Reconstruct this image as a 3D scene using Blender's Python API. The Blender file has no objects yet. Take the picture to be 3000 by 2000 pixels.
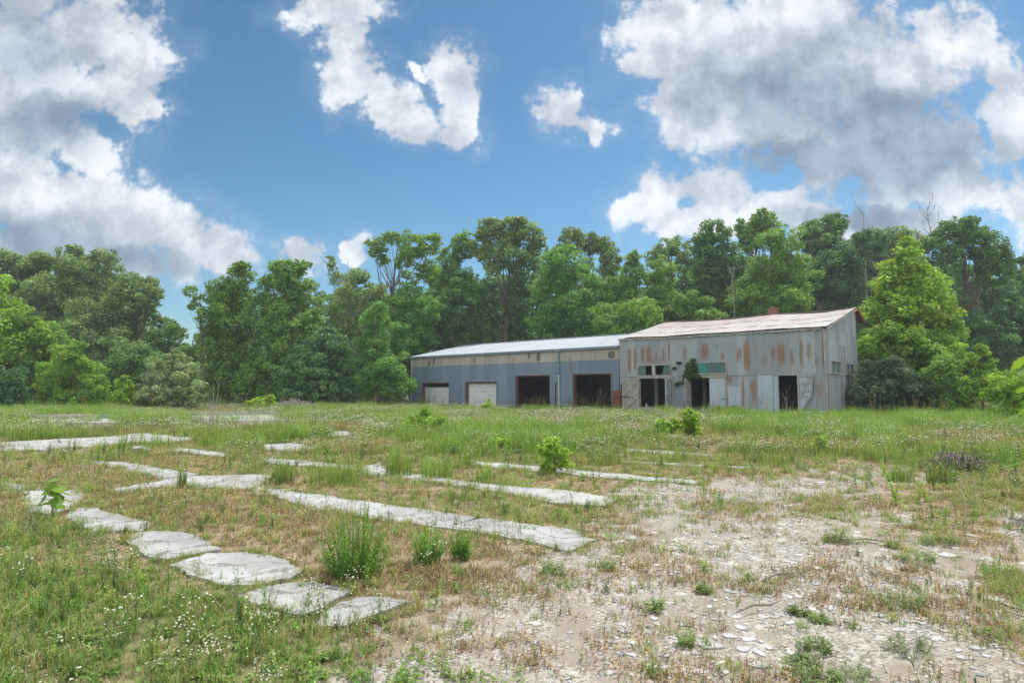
import bpy, math, random
import numpy as np
from mathutils import Vector, Matrix

# ------------------------------------------------------------------ camera, sky, sun, exposure
FPX, PITCH, EYE = 1800.0, math.atan(140 / 1800.0), 1.7        # photograph: 3000 x 2000
SC = bpy.context.scene
COL = SC.collection
cam_d = bpy.data.cameras.new('camera')
cam_d.sensor_width = 36.0
cam_d.lens = 36.0 * FPX / 3000.0
cam_d.clip_start, cam_d.clip_end = 0.1, 6000
cam = bpy.data.objects.new('camera', cam_d)
COL.objects.link(cam)
cam.location = (0, 0, EYE)
cam.rotation_euler = (math.pi / 2 + PITCH, 0, 0)
SC.camera = cam
SUN_AZ, SUN_EL = math.radians(38), math.radians(64)           # azimuth from +Y towards +X
SUN_STRENGTH, SKY_STRENGTH = 2.8, 0.15
SC.view_settings.view_transform = 'Standard'
SC.view_settings.look = 'None'
SC.view_settings.exposure = 0.75
SC.view_settings.gamma = 1
SC.render.film_transparent = False
cy = SC.cycles
cy.max_bounces, cy.diffuse_bounces, cy.glossy_bounces, cy.transmission_bounces = 6, 4, 2, 4
cy.transparent_max_bounces = 4
cy.use_denoising = True
cy.adaptive_threshold = 0.02


def sock(nt, node, key, val):
    s = node.inputs[key]
    if hasattr(val, 'links') or isinstance(val, bpy.types.NodeSocket):
        nt.links.new(val, s)
    else:
        if isinstance(val, tuple) and len(val) == 3 and s.type == 'RGBA':
            val = val + (1.0,)
        s.default_value = val


def N(nt, kind, inp=None, **props):
    n = nt.nodes.new(kind)
    for k, v in props.items():
        setattr(n, k, v)
    for k, v in (inp or {}).items():
        sock(nt, n, k, v)
    return n


def M(nt, op, a, b=None, c=None, clamp=False):
    i = {0: a}
    if b is not None: i[1] = b
    if c is not None: i[2] = c
    return N(nt, 'ShaderNodeMath', i, operation=op, use_clamp=clamp).outputs[0]


def SS(nt, v, a, b, lo=0.0, hi=1.0):
    return N(nt, 'ShaderNodeMapRange', {0: v, 1: a, 2: b, 3: lo, 4: hi}, interpolation_type='SMOOTHSTEP').outputs[0]


def MIX(nt, f, a, b, mode='MIX'):
    n = nt.nodes.new('ShaderNodeMix')
    n.data_type = 'RGBA'
    n.blend_type = mode
    sock(nt, n, 0, f); sock(nt, n, 6, a); sock(nt, n, 7, b)
    return n.outputs[2]


def ray(x, y):
    """direction of a pixel of the 3000 x 2000 photograph, one metre along the view axis"""
    a, b = (x - 1500) / FPX, (1000 - y) / FPX
    return Vector((a, math.cos(PITCH) - b * math.sin(PITCH), math.sin(PITCH) + b * math.cos(PITCH)))


def gp(x, y, z=0.0):
    r = ray(x, y)
    t = (z - EYE) / r.z
    return Vector((r.x * t, r.y * t, z))


def dp(x, y, d):
    r = ray(x, y)
    return Vector((r.x * d, r.y * d, EYE + r.z * d))


VS = 3000 / 2352.0


def build_world():
    w = bpy.data.worlds.new('World')
    SC.world = w
    w.use_nodes = True
    nt = w.node_tree
    nt.nodes.clear()
    out = nt.nodes.new('ShaderNodeOutputWorld')
    bg = nt.nodes.new('ShaderNodeBackground')
    bg.inputs[1].default_value = SKY_STRENGTH
    nt.links.new(bg.outputs[0], out.inputs[0])
    sky = N(nt, 'ShaderNodeTexSky', sky_type='NISHITA', sun_disc=False, sun_elevation=SUN_EL, sun_rotation=SUN_AZ,
            altitude=0, air_density=1.0, dust_density=0.5, ozone_density=3.0)
    gm = N(nt, 'ShaderNodeGamma', {'Color': MIX(nt, 1.0, sky.outputs[0], (0.16, 0.16, 0.16), 'MULTIPLY'), 'Gamma': 1.34})
    hs = N(nt, 'ShaderNodeHueSaturation', {'Hue': 0.480, 'Saturation': 1.05, 'Value': 2.9, 'Color': gm.outputs[0]})
    tc = nt.nodes.new('ShaderNodeTexCoord')
    sp = N(nt, 'ShaderNodeSeparateXYZ', {0: tc.outputs['Generated']})
    dx, dy, dz = sp.outputs
    yy = M(nt, 'MAXIMUM', dy, 0.12)
    gx, gz = M(nt, 'DIVIDE', dx, yy), M(nt, 'DIVIDE', dz, yy)
    g = N(nt, 'ShaderNodeCombineXYZ', {0: gx, 1: gz, 2: 0.0}).outputs[0]
    # puffs of the cumulus, as directions on the sky: centre, radii, tilt (photo frame 2352 wide)
    puffs = [
        (50, 120, 190, 170, 0), (210, 80, 140, 95, 0), (272, 175, 95, 80, 20), (300, 235, 52, 52, 0), (70, 275, 170, 95, 0),
        (175, 335, 95, 48, 0), (110, 470, 190, 75, 0), (290, 510, 160, 70, -12), (440, 560, 130, 60, -18),
        (520, 592, 58, 38, -20), (30, 405, 110, 60, 0), (230, 575, 270, 60, -5),
        (690, 590, 50, 32, -25), (818, 572, 28, 26, 0),
        (770, 20, 95, 45, 0), (795, 105, 58, 62, -20), (830, 180, 78, 60, -30), (890, 245, 75, 52, -30), (950, 290, 52, 36, -10),
        (1035, 160, 58, 52, -20), (1062, 235, 48, 55, 0), (1058, 308, 40, 36, 0), (960, 165, 24, 12, 0),
        (1283, 248, 50, 46, 0), (1322, 290, 62, 31, -5),
        (1465, 60, 62, 45, 30), (1490, 145, 75, 50, 10), (1600, 70, 140, 90, 0), (1575, 240, 70, 85, 0), (1700, 180, 180, 150, 0),
        (1860, 90, 220, 120, 0), (2000, 210, 200, 160, 0), (1900, 335, 190, 85, -5), (2100, 350, 170, 110, 0), (2190, 100, 85, 95, 0),
        (2200, 435, 120, 60, 0), (1450, 480, 50, 34, 0), (1515, 430, 55, 45, 0), (1650, 450, 100, 52, 0), (1820, 480, 130, 38, 0),
        (1590, 500, 120, 36, 0), (2000, 515, 180, 28, 0), (2330, 260, 55, 130, 0), (2345, 480, 45, 80, 0),
    ]
    wn = N(nt, 'ShaderNodeTexNoise', {'Vector': g, 'Scale': 9.0, 'Detail': 4, 'Roughness': 0.6}, noise_dimensions='2D').outputs[1]
    gw = N(nt, 'ShaderNodeVectorMath', {0: wn, 1: (0.075, 0.075, 0), 2: N(nt, 'ShaderNodeVectorMath', {0: g, 1: (0.0375, 0.0375, 0)}, operation='SUBTRACT').outputs[0]}, operation='MULTIPLY_ADD').outputs[0]
    m = None
    for (px, py, rx, ry, rot) in puffs:
        d = ray(px * VS, py * VS)
        mp = N(nt, 'ShaderNodeMapping', {0: gw, 1: (d.x / d.y, d.z / d.y, 0), 2: (0, 0, math.radians(rot)), 3: (rx * 1.2 / 1411, ry * 1.2 / 1411, 1)}, vector_type='TEXTURE')
        ln = N(nt, 'ShaderNodeVectorMath', {0: mp.outputs[0]}, operation='LENGTH').outputs[1]
        m = ln if m is None else M(nt, 'SMOOTH_MIN', m, ln, 0.25)
    # where the clouds are deep enough to be grey underneath
    deep = [(40, 90, 250, 150, .62), (70, 285, 230, 100, .78), (60, 560, 300, 95, .85), (280, 600, 260, 60, .9), (780, 40, 95, 50, .5), (835, 170, 55, 75, .55),
            (1650, 170, 170, 160, .62), (1850, 210, 260, 170, .9), (2060, 310, 270, 180, 1.1), (1830, 360, 200, 80, .95), (2010, 80, 200, 90, .6), (1980, 500, 240, 40, .8), (1035, 210, 60, 70, .35)]
    heart = None
    for (px, py, rx, ry, k) in deep:
        d = ray(px * VS, py * VS)
        mp = N(nt, 'ShaderNodeMapping', {0: gw, 1: (d.x / d.y, d.z / d.y, 0), 3: (rx * 1.25 / 1411, ry * 1.25 / 1411, 1)}, vector_type='TEXTURE')
        hv = SS(nt, N(nt, 'ShaderNodeVectorMath', {0: mp.outputs[0]}, operation='LENGTH').outputs[1], 0.15, 1.05, k, 0.0)
        heart = hv if heart is None else M(nt, 'MAXIMUM', heart, hv)
    m = M(nt, 'SUBTRACT', 1.0, m)                       # 1 in a puff's heart, 0 at its rim
    m = M(nt, 'MAXIMUM', m, -1.2)

    def fld(vec, det):
        return N(nt, 'ShaderNodeTexNoise', {'Vector': vec, 'Scale': 7.5, 'Detail': det, 'Roughness': 0.62, 'Distortion': 0.0}, noise_dimensions='2D').outputs[0]
    fa = fld(g, 7)
    off = N(nt, 'ShaderNodeVectorMath', {0: g, 1: (0.016, 0.038, 0)}, operation='ADD').outputs[0]
    f1 = M(nt, 'MULTIPLY', fld(off, 4), 1.9)
    fsm = M(nt, 'MULTIPLY', fld(g, 4), 1.9)
    bil = N(nt, 'ShaderNodeTexVoronoi', {'Vector': N(nt, 'ShaderNodeVectorMath', {0: g, 1: N(nt, 'ShaderNodeCombineXYZ', {0: M(nt, 'MULTIPLY', fa, 0.09), 1: M(nt, 'MULTIPLY', fa, 0.06)}).outputs[0]}, operation='ADD').outputs[0], 'Scale': 24.0}, voronoi_dimensions='2D', feature='F1').outputs[0]
    fb = M(nt, 'MULTIPLY', fa, 1.9)
    fc = N(nt, 'ShaderNodeTexNoise', {'Vector': g, 'Scale': 31.0, 'Detail': 5, 'Roughness': 0.6}, noise_dimensions='2D').outputs[0]
    f0 = M(nt, 'SUBTRACT', M(nt, 'ADD', M(nt, 'SUBTRACT', fb, 0.95), M(nt, 'MULTIPLY', M(nt, 'SUBTRACT', fc, 0.5), 1.1)), M(nt, 'MULTIPLY', M(nt, 'SUBTRACT', bil, 0.4), 0.35))
    dens = M(nt, 'ADD', M(nt, 'ADD', m, 0.16), M(nt, 'MULTIPLY', f0, 0.95))
    mask = M(nt, 'ADD', M(nt, 'MULTIPLY', SS(nt, dens, -0.03, 0.44), 0.86), SS(nt, dens, -0.75, 0.25, 0.0, 0.10))
    soft = N(nt, 'ShaderNodeTexNoise', {'Vector': g, 'Scale': 4.5, 'Detail': 3, 'Roughness': 0.5}, noise_dimensions='2D').outputs[0]
    core = SS(nt, M(nt, 'ADD', M(nt, 'ADD', heart, M(nt, 'MULTIPLY', f0, 0.16)), M(nt, 'MULTIPLY', M(nt, 'SUBTRACT', soft, 0.5), 1.0)), 0.0, 0.95)
    lit = SS(nt, M(nt, 'SUBTRACT', fsm, f1), -0.40, 0.40)
    white, grey = (3.35, 3.5, 3.7), (1.32, 1.65, 2.06)
    c = MIX(nt, M(nt, 'MULTIPLY', core, 0.95), white, grey)
    c = MIX(nt, 1.0, c, N(nt, 'ShaderNodeCombineXYZ', {0: M(nt, 'MULTIPLY_ADD', lit, 0.50, 0.70), 1: M(nt, 'MULTIPLY_ADD', lit, 0.46, 0.72), 2: M(nt, 'MULTIPLY_ADD', lit, 0.41, 0.76)}).outputs[0], 'MULTIPLY')
    # the rest of the sky (behind the photographer): unseen thick cloud, brightened to add fill light
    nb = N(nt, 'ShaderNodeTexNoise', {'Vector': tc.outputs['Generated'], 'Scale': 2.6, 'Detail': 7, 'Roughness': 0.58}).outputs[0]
    fill_mask = SS(nt, nb, 0.42, 0.56)
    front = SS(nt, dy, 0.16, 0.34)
    mk = M(nt, 'ADD', M(nt, 'MULTIPLY', mask, front), M(nt, 'MULTIPLY', fill_mask, M(nt, 'SUBTRACT', 1.0, front)))
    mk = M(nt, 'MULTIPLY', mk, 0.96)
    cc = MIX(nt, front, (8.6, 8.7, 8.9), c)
    # pale band low over the horizon
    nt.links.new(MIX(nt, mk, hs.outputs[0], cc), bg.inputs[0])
    w.cycles.sampling_method = 'MANUAL'
    w.cycles.sample_map_resolution = 512


build_world()
sun_d = bpy.data.lights.new('sun', 'SUN')
sun_d.energy, sun_d.angle, sun_d.color = SUN_STRENGTH, math.radians(0.5), (1.0, 0.955, 0.88)
sun = bpy.data.objects.new('sun', sun_d)
COL.objects.link(sun)
sdir = Vector((math.sin(SUN_AZ) * math.cos(SUN_EL), math.cos(SUN_AZ) * math.cos(SUN_EL), math.sin(SUN_EL)))
sun.rotation_euler = sdir.to_track_quat('Z', 'Y').to_euler()
sun.location = (0, 0, 60)


# ------------------------------------------------------------------ helpers
def tag(o, label=None, cat=None, group=None, kind=None):
    if label: o['label'] = label
    if cat: o['category'] = cat
    if group: o['group'] = group
    if kind: o['kind'] = kind
    return o


def empty(name, loc, rz=0.0, label=None, cat=None, group=None):
    o = bpy.data.objects.new(name, None)
    o.empty_display_size = 0.3
    COL.objects.link(o)
    o.location = loc
    o.rotation_euler = (0, 0, rz)
    return tag(o, label, cat, group)


def link(name, me, parent=None, loc=None):
    o = bpy.data.objects.new(name, me)
    COL.objects.link(o)
    if parent is not None: o.parent = parent
    if loc is not None: o.location = loc
    return o


def np_mesh(name, V, F, mats, attrs=None, cols=None, smooth=False):
    """V (n,3), F (m,k) arrays to a mesh in one go; attrs: point floats; cols: point colour 'Col'"""
    me = bpy.data.meshes.new(name)
    V = np.asarray(V, np.float32); F = np.asarray(F, np.int32)
    k = F.shape[1]
    me.vertices.add(len(V)); me.vertices.foreach_set('co', V.ravel())
    me.loops.add(F.size); me.loops.foreach_set('vertex_index', F.ravel())
    me.polygons.add(len(F)); me.polygons.foreach_set('loop_start', np.arange(0, F.size, k, dtype=np.int32))
    if smooth: me.polygons.foreach_set('use_smooth', np.ones(len(F), bool))
    me.update(calc_edges=True)
    for m in (mats if isinstance(mats, (list, tuple)) else [mats]): me.materials.append(m)
    for kx, a in (attrs or {}).items():
        at = me.attributes.new(kx, 'FLOAT', 'POINT'); at.data.foreach_set('value', np.asarray(a, np.float32))
    if cols is not None:
        at = me.attributes.new('Col', 'FLOAT_COLOR', 'POINT')
        c4 = np.ones((len(V), 4), np.float32); c4[:, :3] = cols
        at.data.foreach_set('color', c4.ravel())
    return me


class MB:
    def __init__(s): s.v, s.f, s.m, s.c = [], [], [], []

    def quad(s, a, b, c, d, mi=0):
        n = len(s.v); s.v += [tuple(a), tuple(b), tuple(c), tuple(d)]; s.f.append((n, n + 1, n + 2, n + 3)); s.m.append(mi)

    def box(s, x0, x1, y0, y1, z0, z1, mi=0):
        n = len(s.v)
        s.v += [(x, y, z) for z in (z0, z1) for y in (y0, y1) for x in (x0, x1)]
        for f in ((0, 2, 3, 1), (4, 5, 7, 6), (0, 1, 5, 4), (2, 6, 7, 3), (0, 4, 6, 2), (1, 3, 7, 5)):
            s.f.append(tuple(n + i for i in f)); s.m.append(mi)

    def bar(s, p, q, w, h, up=(0, 0, 1), mi=0):
        """square bar from p to q, w across, h along up"""
        p, q = Vector(p), Vector(q)
        d = (q - p).normalized(); u = Vector(up); sx = d.cross(u)
        if sx.length < 1e-4: sx = Vector((1, 0, 0))
        sx.normalize(); u = sx.cross(d)
        n = len(s.v)
        for e in (p, q):
            for a, b in ((-1, -1), (1, -1), (1, 1), (-1, 1)):
                s.v.append(tuple(e + sx * (a * w / 2) + u * (b * h / 2)))
        for f in ((0, 1, 2, 3), (7, 6, 5, 4), (0, 4, 5, 1), (1, 5, 6, 2), (2, 6, 7, 3), (3, 7, 4, 0)):
            s.f.append(tuple(n + i for i in f)); s.m.append(mi)

    def tube(s, pts, rad, sides=6, mi=0):
        pts = [Vector(p) for p in pts]
        n0 = len(s.v)
        for i, p in enumerate(pts):
            d = (pts[min(i + 1, len(pts) - 1)] - pts[max(i - 1, 0)])
            d = d.normalized() if d.length > 1e-6 else Vector((0, 0, 1))
            a = d.cross(Vector((0.13, 0.31, 0.94)) if abs(d.z) < 0.9 else Vector((1, 0, 0))).normalized(); b = d.cross(a)
            r = rad[i] if hasattr(rad, '__len__') else rad
            for k in range(sides):
                t = 2 * math.pi * k / sides
                s.v.append(tuple(p + a * (math.cos(t) * r) + b * (math.sin(t) * r)))
        for i in range(len(pts) - 1):
            for k in range(sides):
                k2 = (k + 1) % sides
                s.f.append((n0 + i * sides + k, n0 + i * sides + k2, n0 + (i + 1) * sides + k2, n0 + (i + 1) * sides + k)); s.m.append(mi)
        s.f.append(tuple(n0 + k for k in reversed(range(sides)))); s.m.append(mi)
        s.f.append(tuple(n0 + (len(pts) - 1) * sides + k for k in range(sides))); s.m.append(mi)

    def prism(s, poly, z0, z1, mi=0, inset=0.0):
        """poly: list of (x, y); a slab with its own thickness"""
        n = len(s.v); k = len(poly)
        cx = sum(p[0] for p in poly) / k; cyy = sum(p[1] for p in poly) / k
        s.v += [(p[0], p[1], z0) for p in poly]
        s.v += [(p[0] + (cx - p[0]) * inset, p[1] + (cyy - p[1]) * inset, z1) for p in poly]
        s.f.append(tuple(n + i for i in reversed(range(k)))); s.m.append(mi)
        s.f.append(tuple(n + k + i for i in range(k))); s.m.append(mi)
        for i in range(k):
            j = (i + 1) % k
            s.f.append((n + i, n + j, n + k + j, n + k + i)); s.m.append(mi)

    def mesh(s, name, mats, smooth=False):
        me = bpy.data.meshes.new(name)
        me.from_pydata(s.v, [], s.f)
        mats = mats if isinstance(mats, (list, tuple)) else [mats]
        for m in mats: me.materials.append(m)
        if len(mats) > 1: me.polygons.foreach_set('material_index', s.m)
        if smooth: me.polygons.foreach_set('use_smooth', [True] * len(s.f))
        me.update()
        return me

    def build(s, name, mats, parent=None, smooth=False, loc=None):
        return link(name, s.mesh(name, mats, smooth), parent, loc)


# value noise over the plane
_tab = np.random.default_rng(11).random((256, 256))


def vn(x, y, scale, seed=0):
    x = np.asarray(x) / scale + seed * 17.3; y = np.asarray(y) / scale + seed * 5.7
    xi, yi = np.floor(x).astype(int), np.floor(y).astype(int)
    fx, fy = x - xi, y - yi
    fx = fx * fx * (3 - 2 * fx); fy = fy * fy * (3 - 2 * fy)
    t = lambda a, b: _tab[a % 256, b % 256]
    return (t(xi, yi) * (1 - fx) + t(xi + 1, yi) * fx) * (1 - fy) + (t(xi, yi + 1) * (1 - fx) + t(xi + 1, yi + 1) * fx) * fy


def fbm(x, y, scale, seed=0, o=3):
    return sum(vn(x, y, scale / 2 ** i, seed + i) * 0.5 ** i for i in range(o)) / sum(0.5 ** i for i in range(o))


def inside(px, py, poly):
    c = np.zeros(px.shape, bool)
    k = len(poly)
    for i in range(k):
        (x0, y0), (x1, y1) = poly[i], poly[(i + 1) % k]
        if y0 == y1: continue
        c ^= ((y0 > py) != (y1 > py)) & (px < (x1 - x0) * (py - y0) / (y1 - y0) + x0)
    return c


def sdist(px, py, poly):
    d = np.full(px.shape, 1e9)
    k = len(poly)
    for i in range(k):
        a, b = np.array(poly[i]), np.array(poly[(i + 1) % k])
        e = b - a; L = max(e @ e, 1e-9)
        t = np.clip(((px - a[0]) * e[0] + (py - a[1]) * e[1]) / L, 0, 1)
        d = np.minimum(d, np.hypot(px - a[0] - t * e[0], py - a[1] - t * e[1]))
    return np.where(inside(px, py, poly), d, -d)


# ------------------------------------------------------------------ materials
def mat(name):
    m = bpy.data.materials.new(name)
    m.use_nodes = True
    nt = m.node_tree
    p = nt.nodes['Principled BSDF']
    p.inputs['Specular IOR Level'].default_value = 0.25
    return m, nt, p


def bump(nt, p, h, strength, dist=0.02):
    b = N(nt, 'ShaderNodeBump', {'Height': h, 'Strength': strength, 'Distance': dist})
    nt.links.new(b.outputs[0], p.inputs['Normal'])


def attr(nt, name):
    return N(nt, 'ShaderNodeAttribute', attribute_name=name)


def noise(nt, vec, scale, detail=4, rough=0.6, dist=0.0):
    return N(nt, 'ShaderNodeTexNoise', {'Vector': vec, 'Scale': scale, 'Detail': detail, 'Roughness': rough, 'Distortion': dist}).outputs[0]


def objco(nt, scale=(1, 1, 1)):
    tc = nt.nodes.new('ShaderNodeTexCoord')
    return N(nt, 'ShaderNodeMapping', {0: tc.outputs['Object'], 3: scale}).outputs[0]


def simple(name, col, var=0.25, scale=3.0, rough=0.8, stretch=(1, 1, 1), spec=0.2, metal=0.0, col2=None, bmp=0.15):
    m, nt, p = mat(name)
    v = objco(nt, stretch)
    n1 = noise(nt, v, scale, 5)
    n2 = noise(nt, v, scale * 6.3, 4)
    t = M(nt, 'ADD', M(nt, 'MULTIPLY', n1, 0.65), M(nt, 'MULTIPLY', n2, 0.35))
    t = SS(nt, t, 0.3, 0.7)
    c2 = col2 or tuple(c * (1 - var) for c in col)
    c1 = col if col2 else tuple(min(1, c * (1 + var * 0.6)) for c in col)
    sock(nt, p, 'Base Color', MIX(nt, t, c2, c1))
    p.inputs['Roughness'].default_value = rough
    p.inputs['Specular IOR Level'].default_value = spec
    p.inputs['Metallic'].default_value = metal
    if bmp: bump(nt, p, n2, bmp, 0.01)
    return m


def ground_mat():
    m, nt, p = mat('ground_soil')
    v = objco(nt)
    bare = attr(nt, 'bare').outputs['Fac']
    green = attr(nt, 'green').outputs['Fac']
    big, mid, fine = noise(nt, v, 0.5, 4), noise(nt, v, 3.0, 5, 0.65), noise(nt, v, 34, 4, 0.7)
    vor = N(nt, 'ShaderNodeTexVoronoi', {'Vector': v, 'Scale': 46.0, 'Randomness': 1.0}, feature='F1')
    peb = vor.outputs['Color']
    pb = N(nt, 'ShaderNodeSeparateColor', {0: peb}).outputs[0]
    vor2 = N(nt, 'ShaderNodeTexVoronoi', {'Vector': v, 'Scale': 14.0, 'Randomness': 1.0}, feature='F1')
    pb2 = N(nt, 'ShaderNodeSeparateColor', {0: vor2.outputs['Color']}).outputs[1]
    dust = MIX(nt, SS(nt, M(nt, 'ADD', M(nt, 'MULTIPLY', big, .6), M(nt, 'MULTIPLY', mid, .4)), .38, .62), (0.265, 0.225, 0.175), (0.42, 0.37, 0.305))
    grit = MIX(nt, SS(nt, pb, .15, .85), (0.15, 0.135, 0.115), (0.44, 0.415, 0.375))
    gmask = M(nt, 'MULTIPLY', SS(nt, M(nt, 'ADD', M(nt, 'MULTIPLY', mid, .5), M(nt, 'MULTIPLY', big, .5)), .42, .56), 0.8)
    gravel = MIX(nt, gmask, dust, grit)
    chips = SS(nt, pb2, .93, .95)
    gravel = MIX(nt, M(nt, 'MULTIPLY', chips, .8), gravel, (0.50, 0.48, 0.45))
    soil = MIX(nt, SS(nt, mid, .35, .65), (0.175, 0.13, 0.082), (0.335, 0.265, 0.175))
    soil = MIX(nt, M(nt, 'MULTIPLY', SS(nt, fine, .5, .7), .5), soil, (0.36, 0.30, 0.21))
    duff = MIX(nt, SS(nt, mid, .35, .65), (0.095, 0.105, 0.04), (0.20, 0.205, 0.085))
    c = MIX(nt, green, soil, duff)
    edge = SS(nt, M(nt, 'ADD', bare, M(nt, 'MULTIPLY', M(nt, 'SUBTRACT', mid, .5), 1.1)), .3, .7)
    c = MIX(nt, edge, c, gravel)
    sock(nt, p, 'Base Color', c)
    p.inputs['Roughness'].default_value = 0.95
    p.inputs['Specular IOR Level'].default_value = 0.05
    h = M(nt, 'ADD', M(nt, 'MULTIPLY', vor.outputs['Distance'], -0.6), M(nt, 'ADD', mid, M(nt, 'MULTIPLY', fine, .5)))
    bump(nt, p, h, 0.7, 0.02)
    return m


def concrete_mat():
    m, nt, p = mat('weathered_concrete')
    tc = nt.nodes.new('ShaderNodeTexCoord')
    v = N(nt, 'ShaderNodeMapping', {0: tc.outputs['Object']}).outputs[0]
    a, b, f = noise(nt, v, 1.3, 5), noise(nt, v, 6, 5, .65), noise(nt, v, 60, 3, .7)
    c = MIX(nt, SS(nt, a, .35, .65), (0.27, 0.268, 0.258), (0.405, 0.408, 0.404))
    tone = M(nt, 'MULTIPLY_ADD', N(nt, 'ShaderNodeObjectInfo').outputs['Random'], .22, .89)
    c = MIX(nt, 1.0, c, N(nt, 'ShaderNodeCombineXYZ', {0: tone, 1: tone, 2: tone}).outputs[0], 'MULTIPLY')
    c = MIX(nt, M(nt, 'MULTIPLY', SS(nt, b, .50, .70), .55), c, (0.22, 0.195, 0.16))
    c = MIX(nt, M(nt, 'MULTIPLY', SS(nt, f, .55, .75), .3), c, (0.25, 0.24, 0.22))
    wv = N(nt, 'ShaderNodeVectorMath', {0: v, 1: N(nt, 'ShaderNodeTexNoise', {'Vector': v, 'Scale': 2.0, 'Detail': 4}).outputs[1]}, operation='ADD').outputs[0]
    vr = N(nt, 'ShaderNodeTexVoronoi', {'Vector': wv, 'Scale': 1.05}, feature='DISTANCE_TO_EDGE').outputs[0]
    cr = SS(nt, vr, 0.006, 0.020, 1, 0)
    c = MIX(nt, M(nt, 'MULTIPLY', cr, .55), c, (0.11, 0.09, 0.065))
    sock(nt, p, 'Base Color', c)
    p.inputs['Roughness'].default_value = 0.9
    h = M(nt, 'ADD', M(nt, 'MULTIPLY', cr, -1.0), M(nt, 'MULTIPLY', f, .4))
    bump(nt, p, h, 0.5, 0.01)
    return m


def painted_wall(name, base, dark, stain=(0.05, 0.045, 0.04)):
    """ribbed painted steel: fading in vertical streaks, dark runs where the attribute 'stain' says"""
    m, nt, p = mat(name)
    v = objco(nt)
    vs = objco(nt, (5.0, 1, 0.35))
    st = noise(nt, vs, 1.6, 5, .65)
    pan = N(nt, 'ShaderNodeTexWhiteNoise', {'W': M(nt, 'FLOOR', M(nt, 'MULTIPLY', N(nt, 'ShaderNodeSeparateXYZ', {0: v}).outputs[0], 1 / 0.915))}, noise_dimensions='1D').outputs[0]
    rib = M(nt, 'FRACT', M(nt, 'MULTIPLY', N(nt, 'ShaderNodeSeparateXYZ', {0: v}).outputs[0], 1 / 0.305))
    c = MIX(nt, SS(nt, M(nt, 'ADD', M(nt, 'MULTIPLY', st, .75), M(nt, 'MULTIPLY', pan, .25)), .28, .72), dark, base)
    rib_dark = M(nt, 'MULTIPLY', SS(nt, rib, .0, .14, 1, 0), 0.42)  # darker line along one edge of each rib
    c = MIX(nt, rib_dark, c, stain)
    s = attr(nt, 'stain').outputs['Fac']
    sm = SS(nt, M(nt, 'ADD', s, M(nt, 'MULTIPLY', M(nt, 'SUBTRACT', noise(nt, vs, 2.5, 4), .5), .8)), .35, .8)
    c = MIX(nt, M(nt, 'MULTIPLY', sm, .75), c, stain)
    sock(nt, p, 'Base Color', c)
    p.inputs['Roughness'].default_value = 0.55
    return m


def galvanized(name, base=(0.325, 0.368, 0.39), dark=(0.21, 0.243, 0.262)):
    m, nt, p = mat(name)
    v = objco(nt)
    vs = objco(nt, (14.0, 14.0, 0.8))
    vl = objco(nt, (1.2, 1.2, 0.8))
    st, lo, fi = noise(nt, vs, 1.4, 5, .7), noise(nt, vl, 1.0, 4), noise(nt, v, 24, 4, .7)
    sep = N(nt, 'ShaderNodeSeparateXYZ', {0: v})
    sh = M(nt, 'ADD', M(nt, 'FLOOR', M(nt, 'MULTIPLY', sep.outputs[0], 1 / 0.66)), M(nt, 'MULTIPLY', M(nt, 'FLOOR', M(nt, 'MULTIPLY', sep.outputs[1], 1 / 0.66)), 7.0))
    pan = N(nt, 'ShaderNodeTexWhiteNoise', {'W': M(nt, 'ADD', sh, M(nt, 'MULTIPLY', M(nt, 'FLOOR', M(nt, 'DIVIDE', sep.outputs[2], 2.6)), 31.0))}, noise_dimensions='1D').outputs[0]
    t = M(nt, 'ADD', M(nt, 'ADD', M(nt, 'MULTIPLY', st, .4), M(nt, 'MULTIPLY', lo, .35)), M(nt, 'MULTIPLY', pan, .25))
    c = MIX(nt, SS(nt, t, .32, .68), dark, base)
    r = attr(nt, 'stain').outputs['Fac']
    valley = attr(nt, 'valley').outputs['Fac']
    rn = M(nt, 'ADD', M(nt, 'ADD', r, M(nt, 'MULTIPLY', M(nt, 'SUBTRACT', st, .5), 2.1)), M(nt, 'ADD', M(nt, 'MULTIPLY', M(nt, 'SUBTRACT', valley, .5), .45), M(nt, 'MULTIPLY', M(nt, 'SUBTRACT', fi, .5), .35)))
    rm = SS(nt, rn, .30, .80)
    film = M(nt, 'MULTIPLY', SS(nt, M(nt, 'ADD', M(nt, 'MULTIPLY', lo, .55), M(nt, 'MULTIPLY', st, .45)), .46, .66), .38)
    c = MIX(nt, film, c, (0.23, 0.165, 0.115))
    rust = MIX(nt, SS(nt, fi, .35, .65), (0.15, 0.075, 0.045), (0.29, 0.155, 0.09))
    c = MIX(nt, M(nt, 'MULTIPLY', rm, .82), c, rust)
    sock(nt, p, 'Base Color', c)
    p.inputs['Roughness'].default_value = 0.6
    p.inputs['Metallic'].default_value = 0.15
    p.inputs['Specular IOR Level'].default_value = 0.3
    return m


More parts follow.
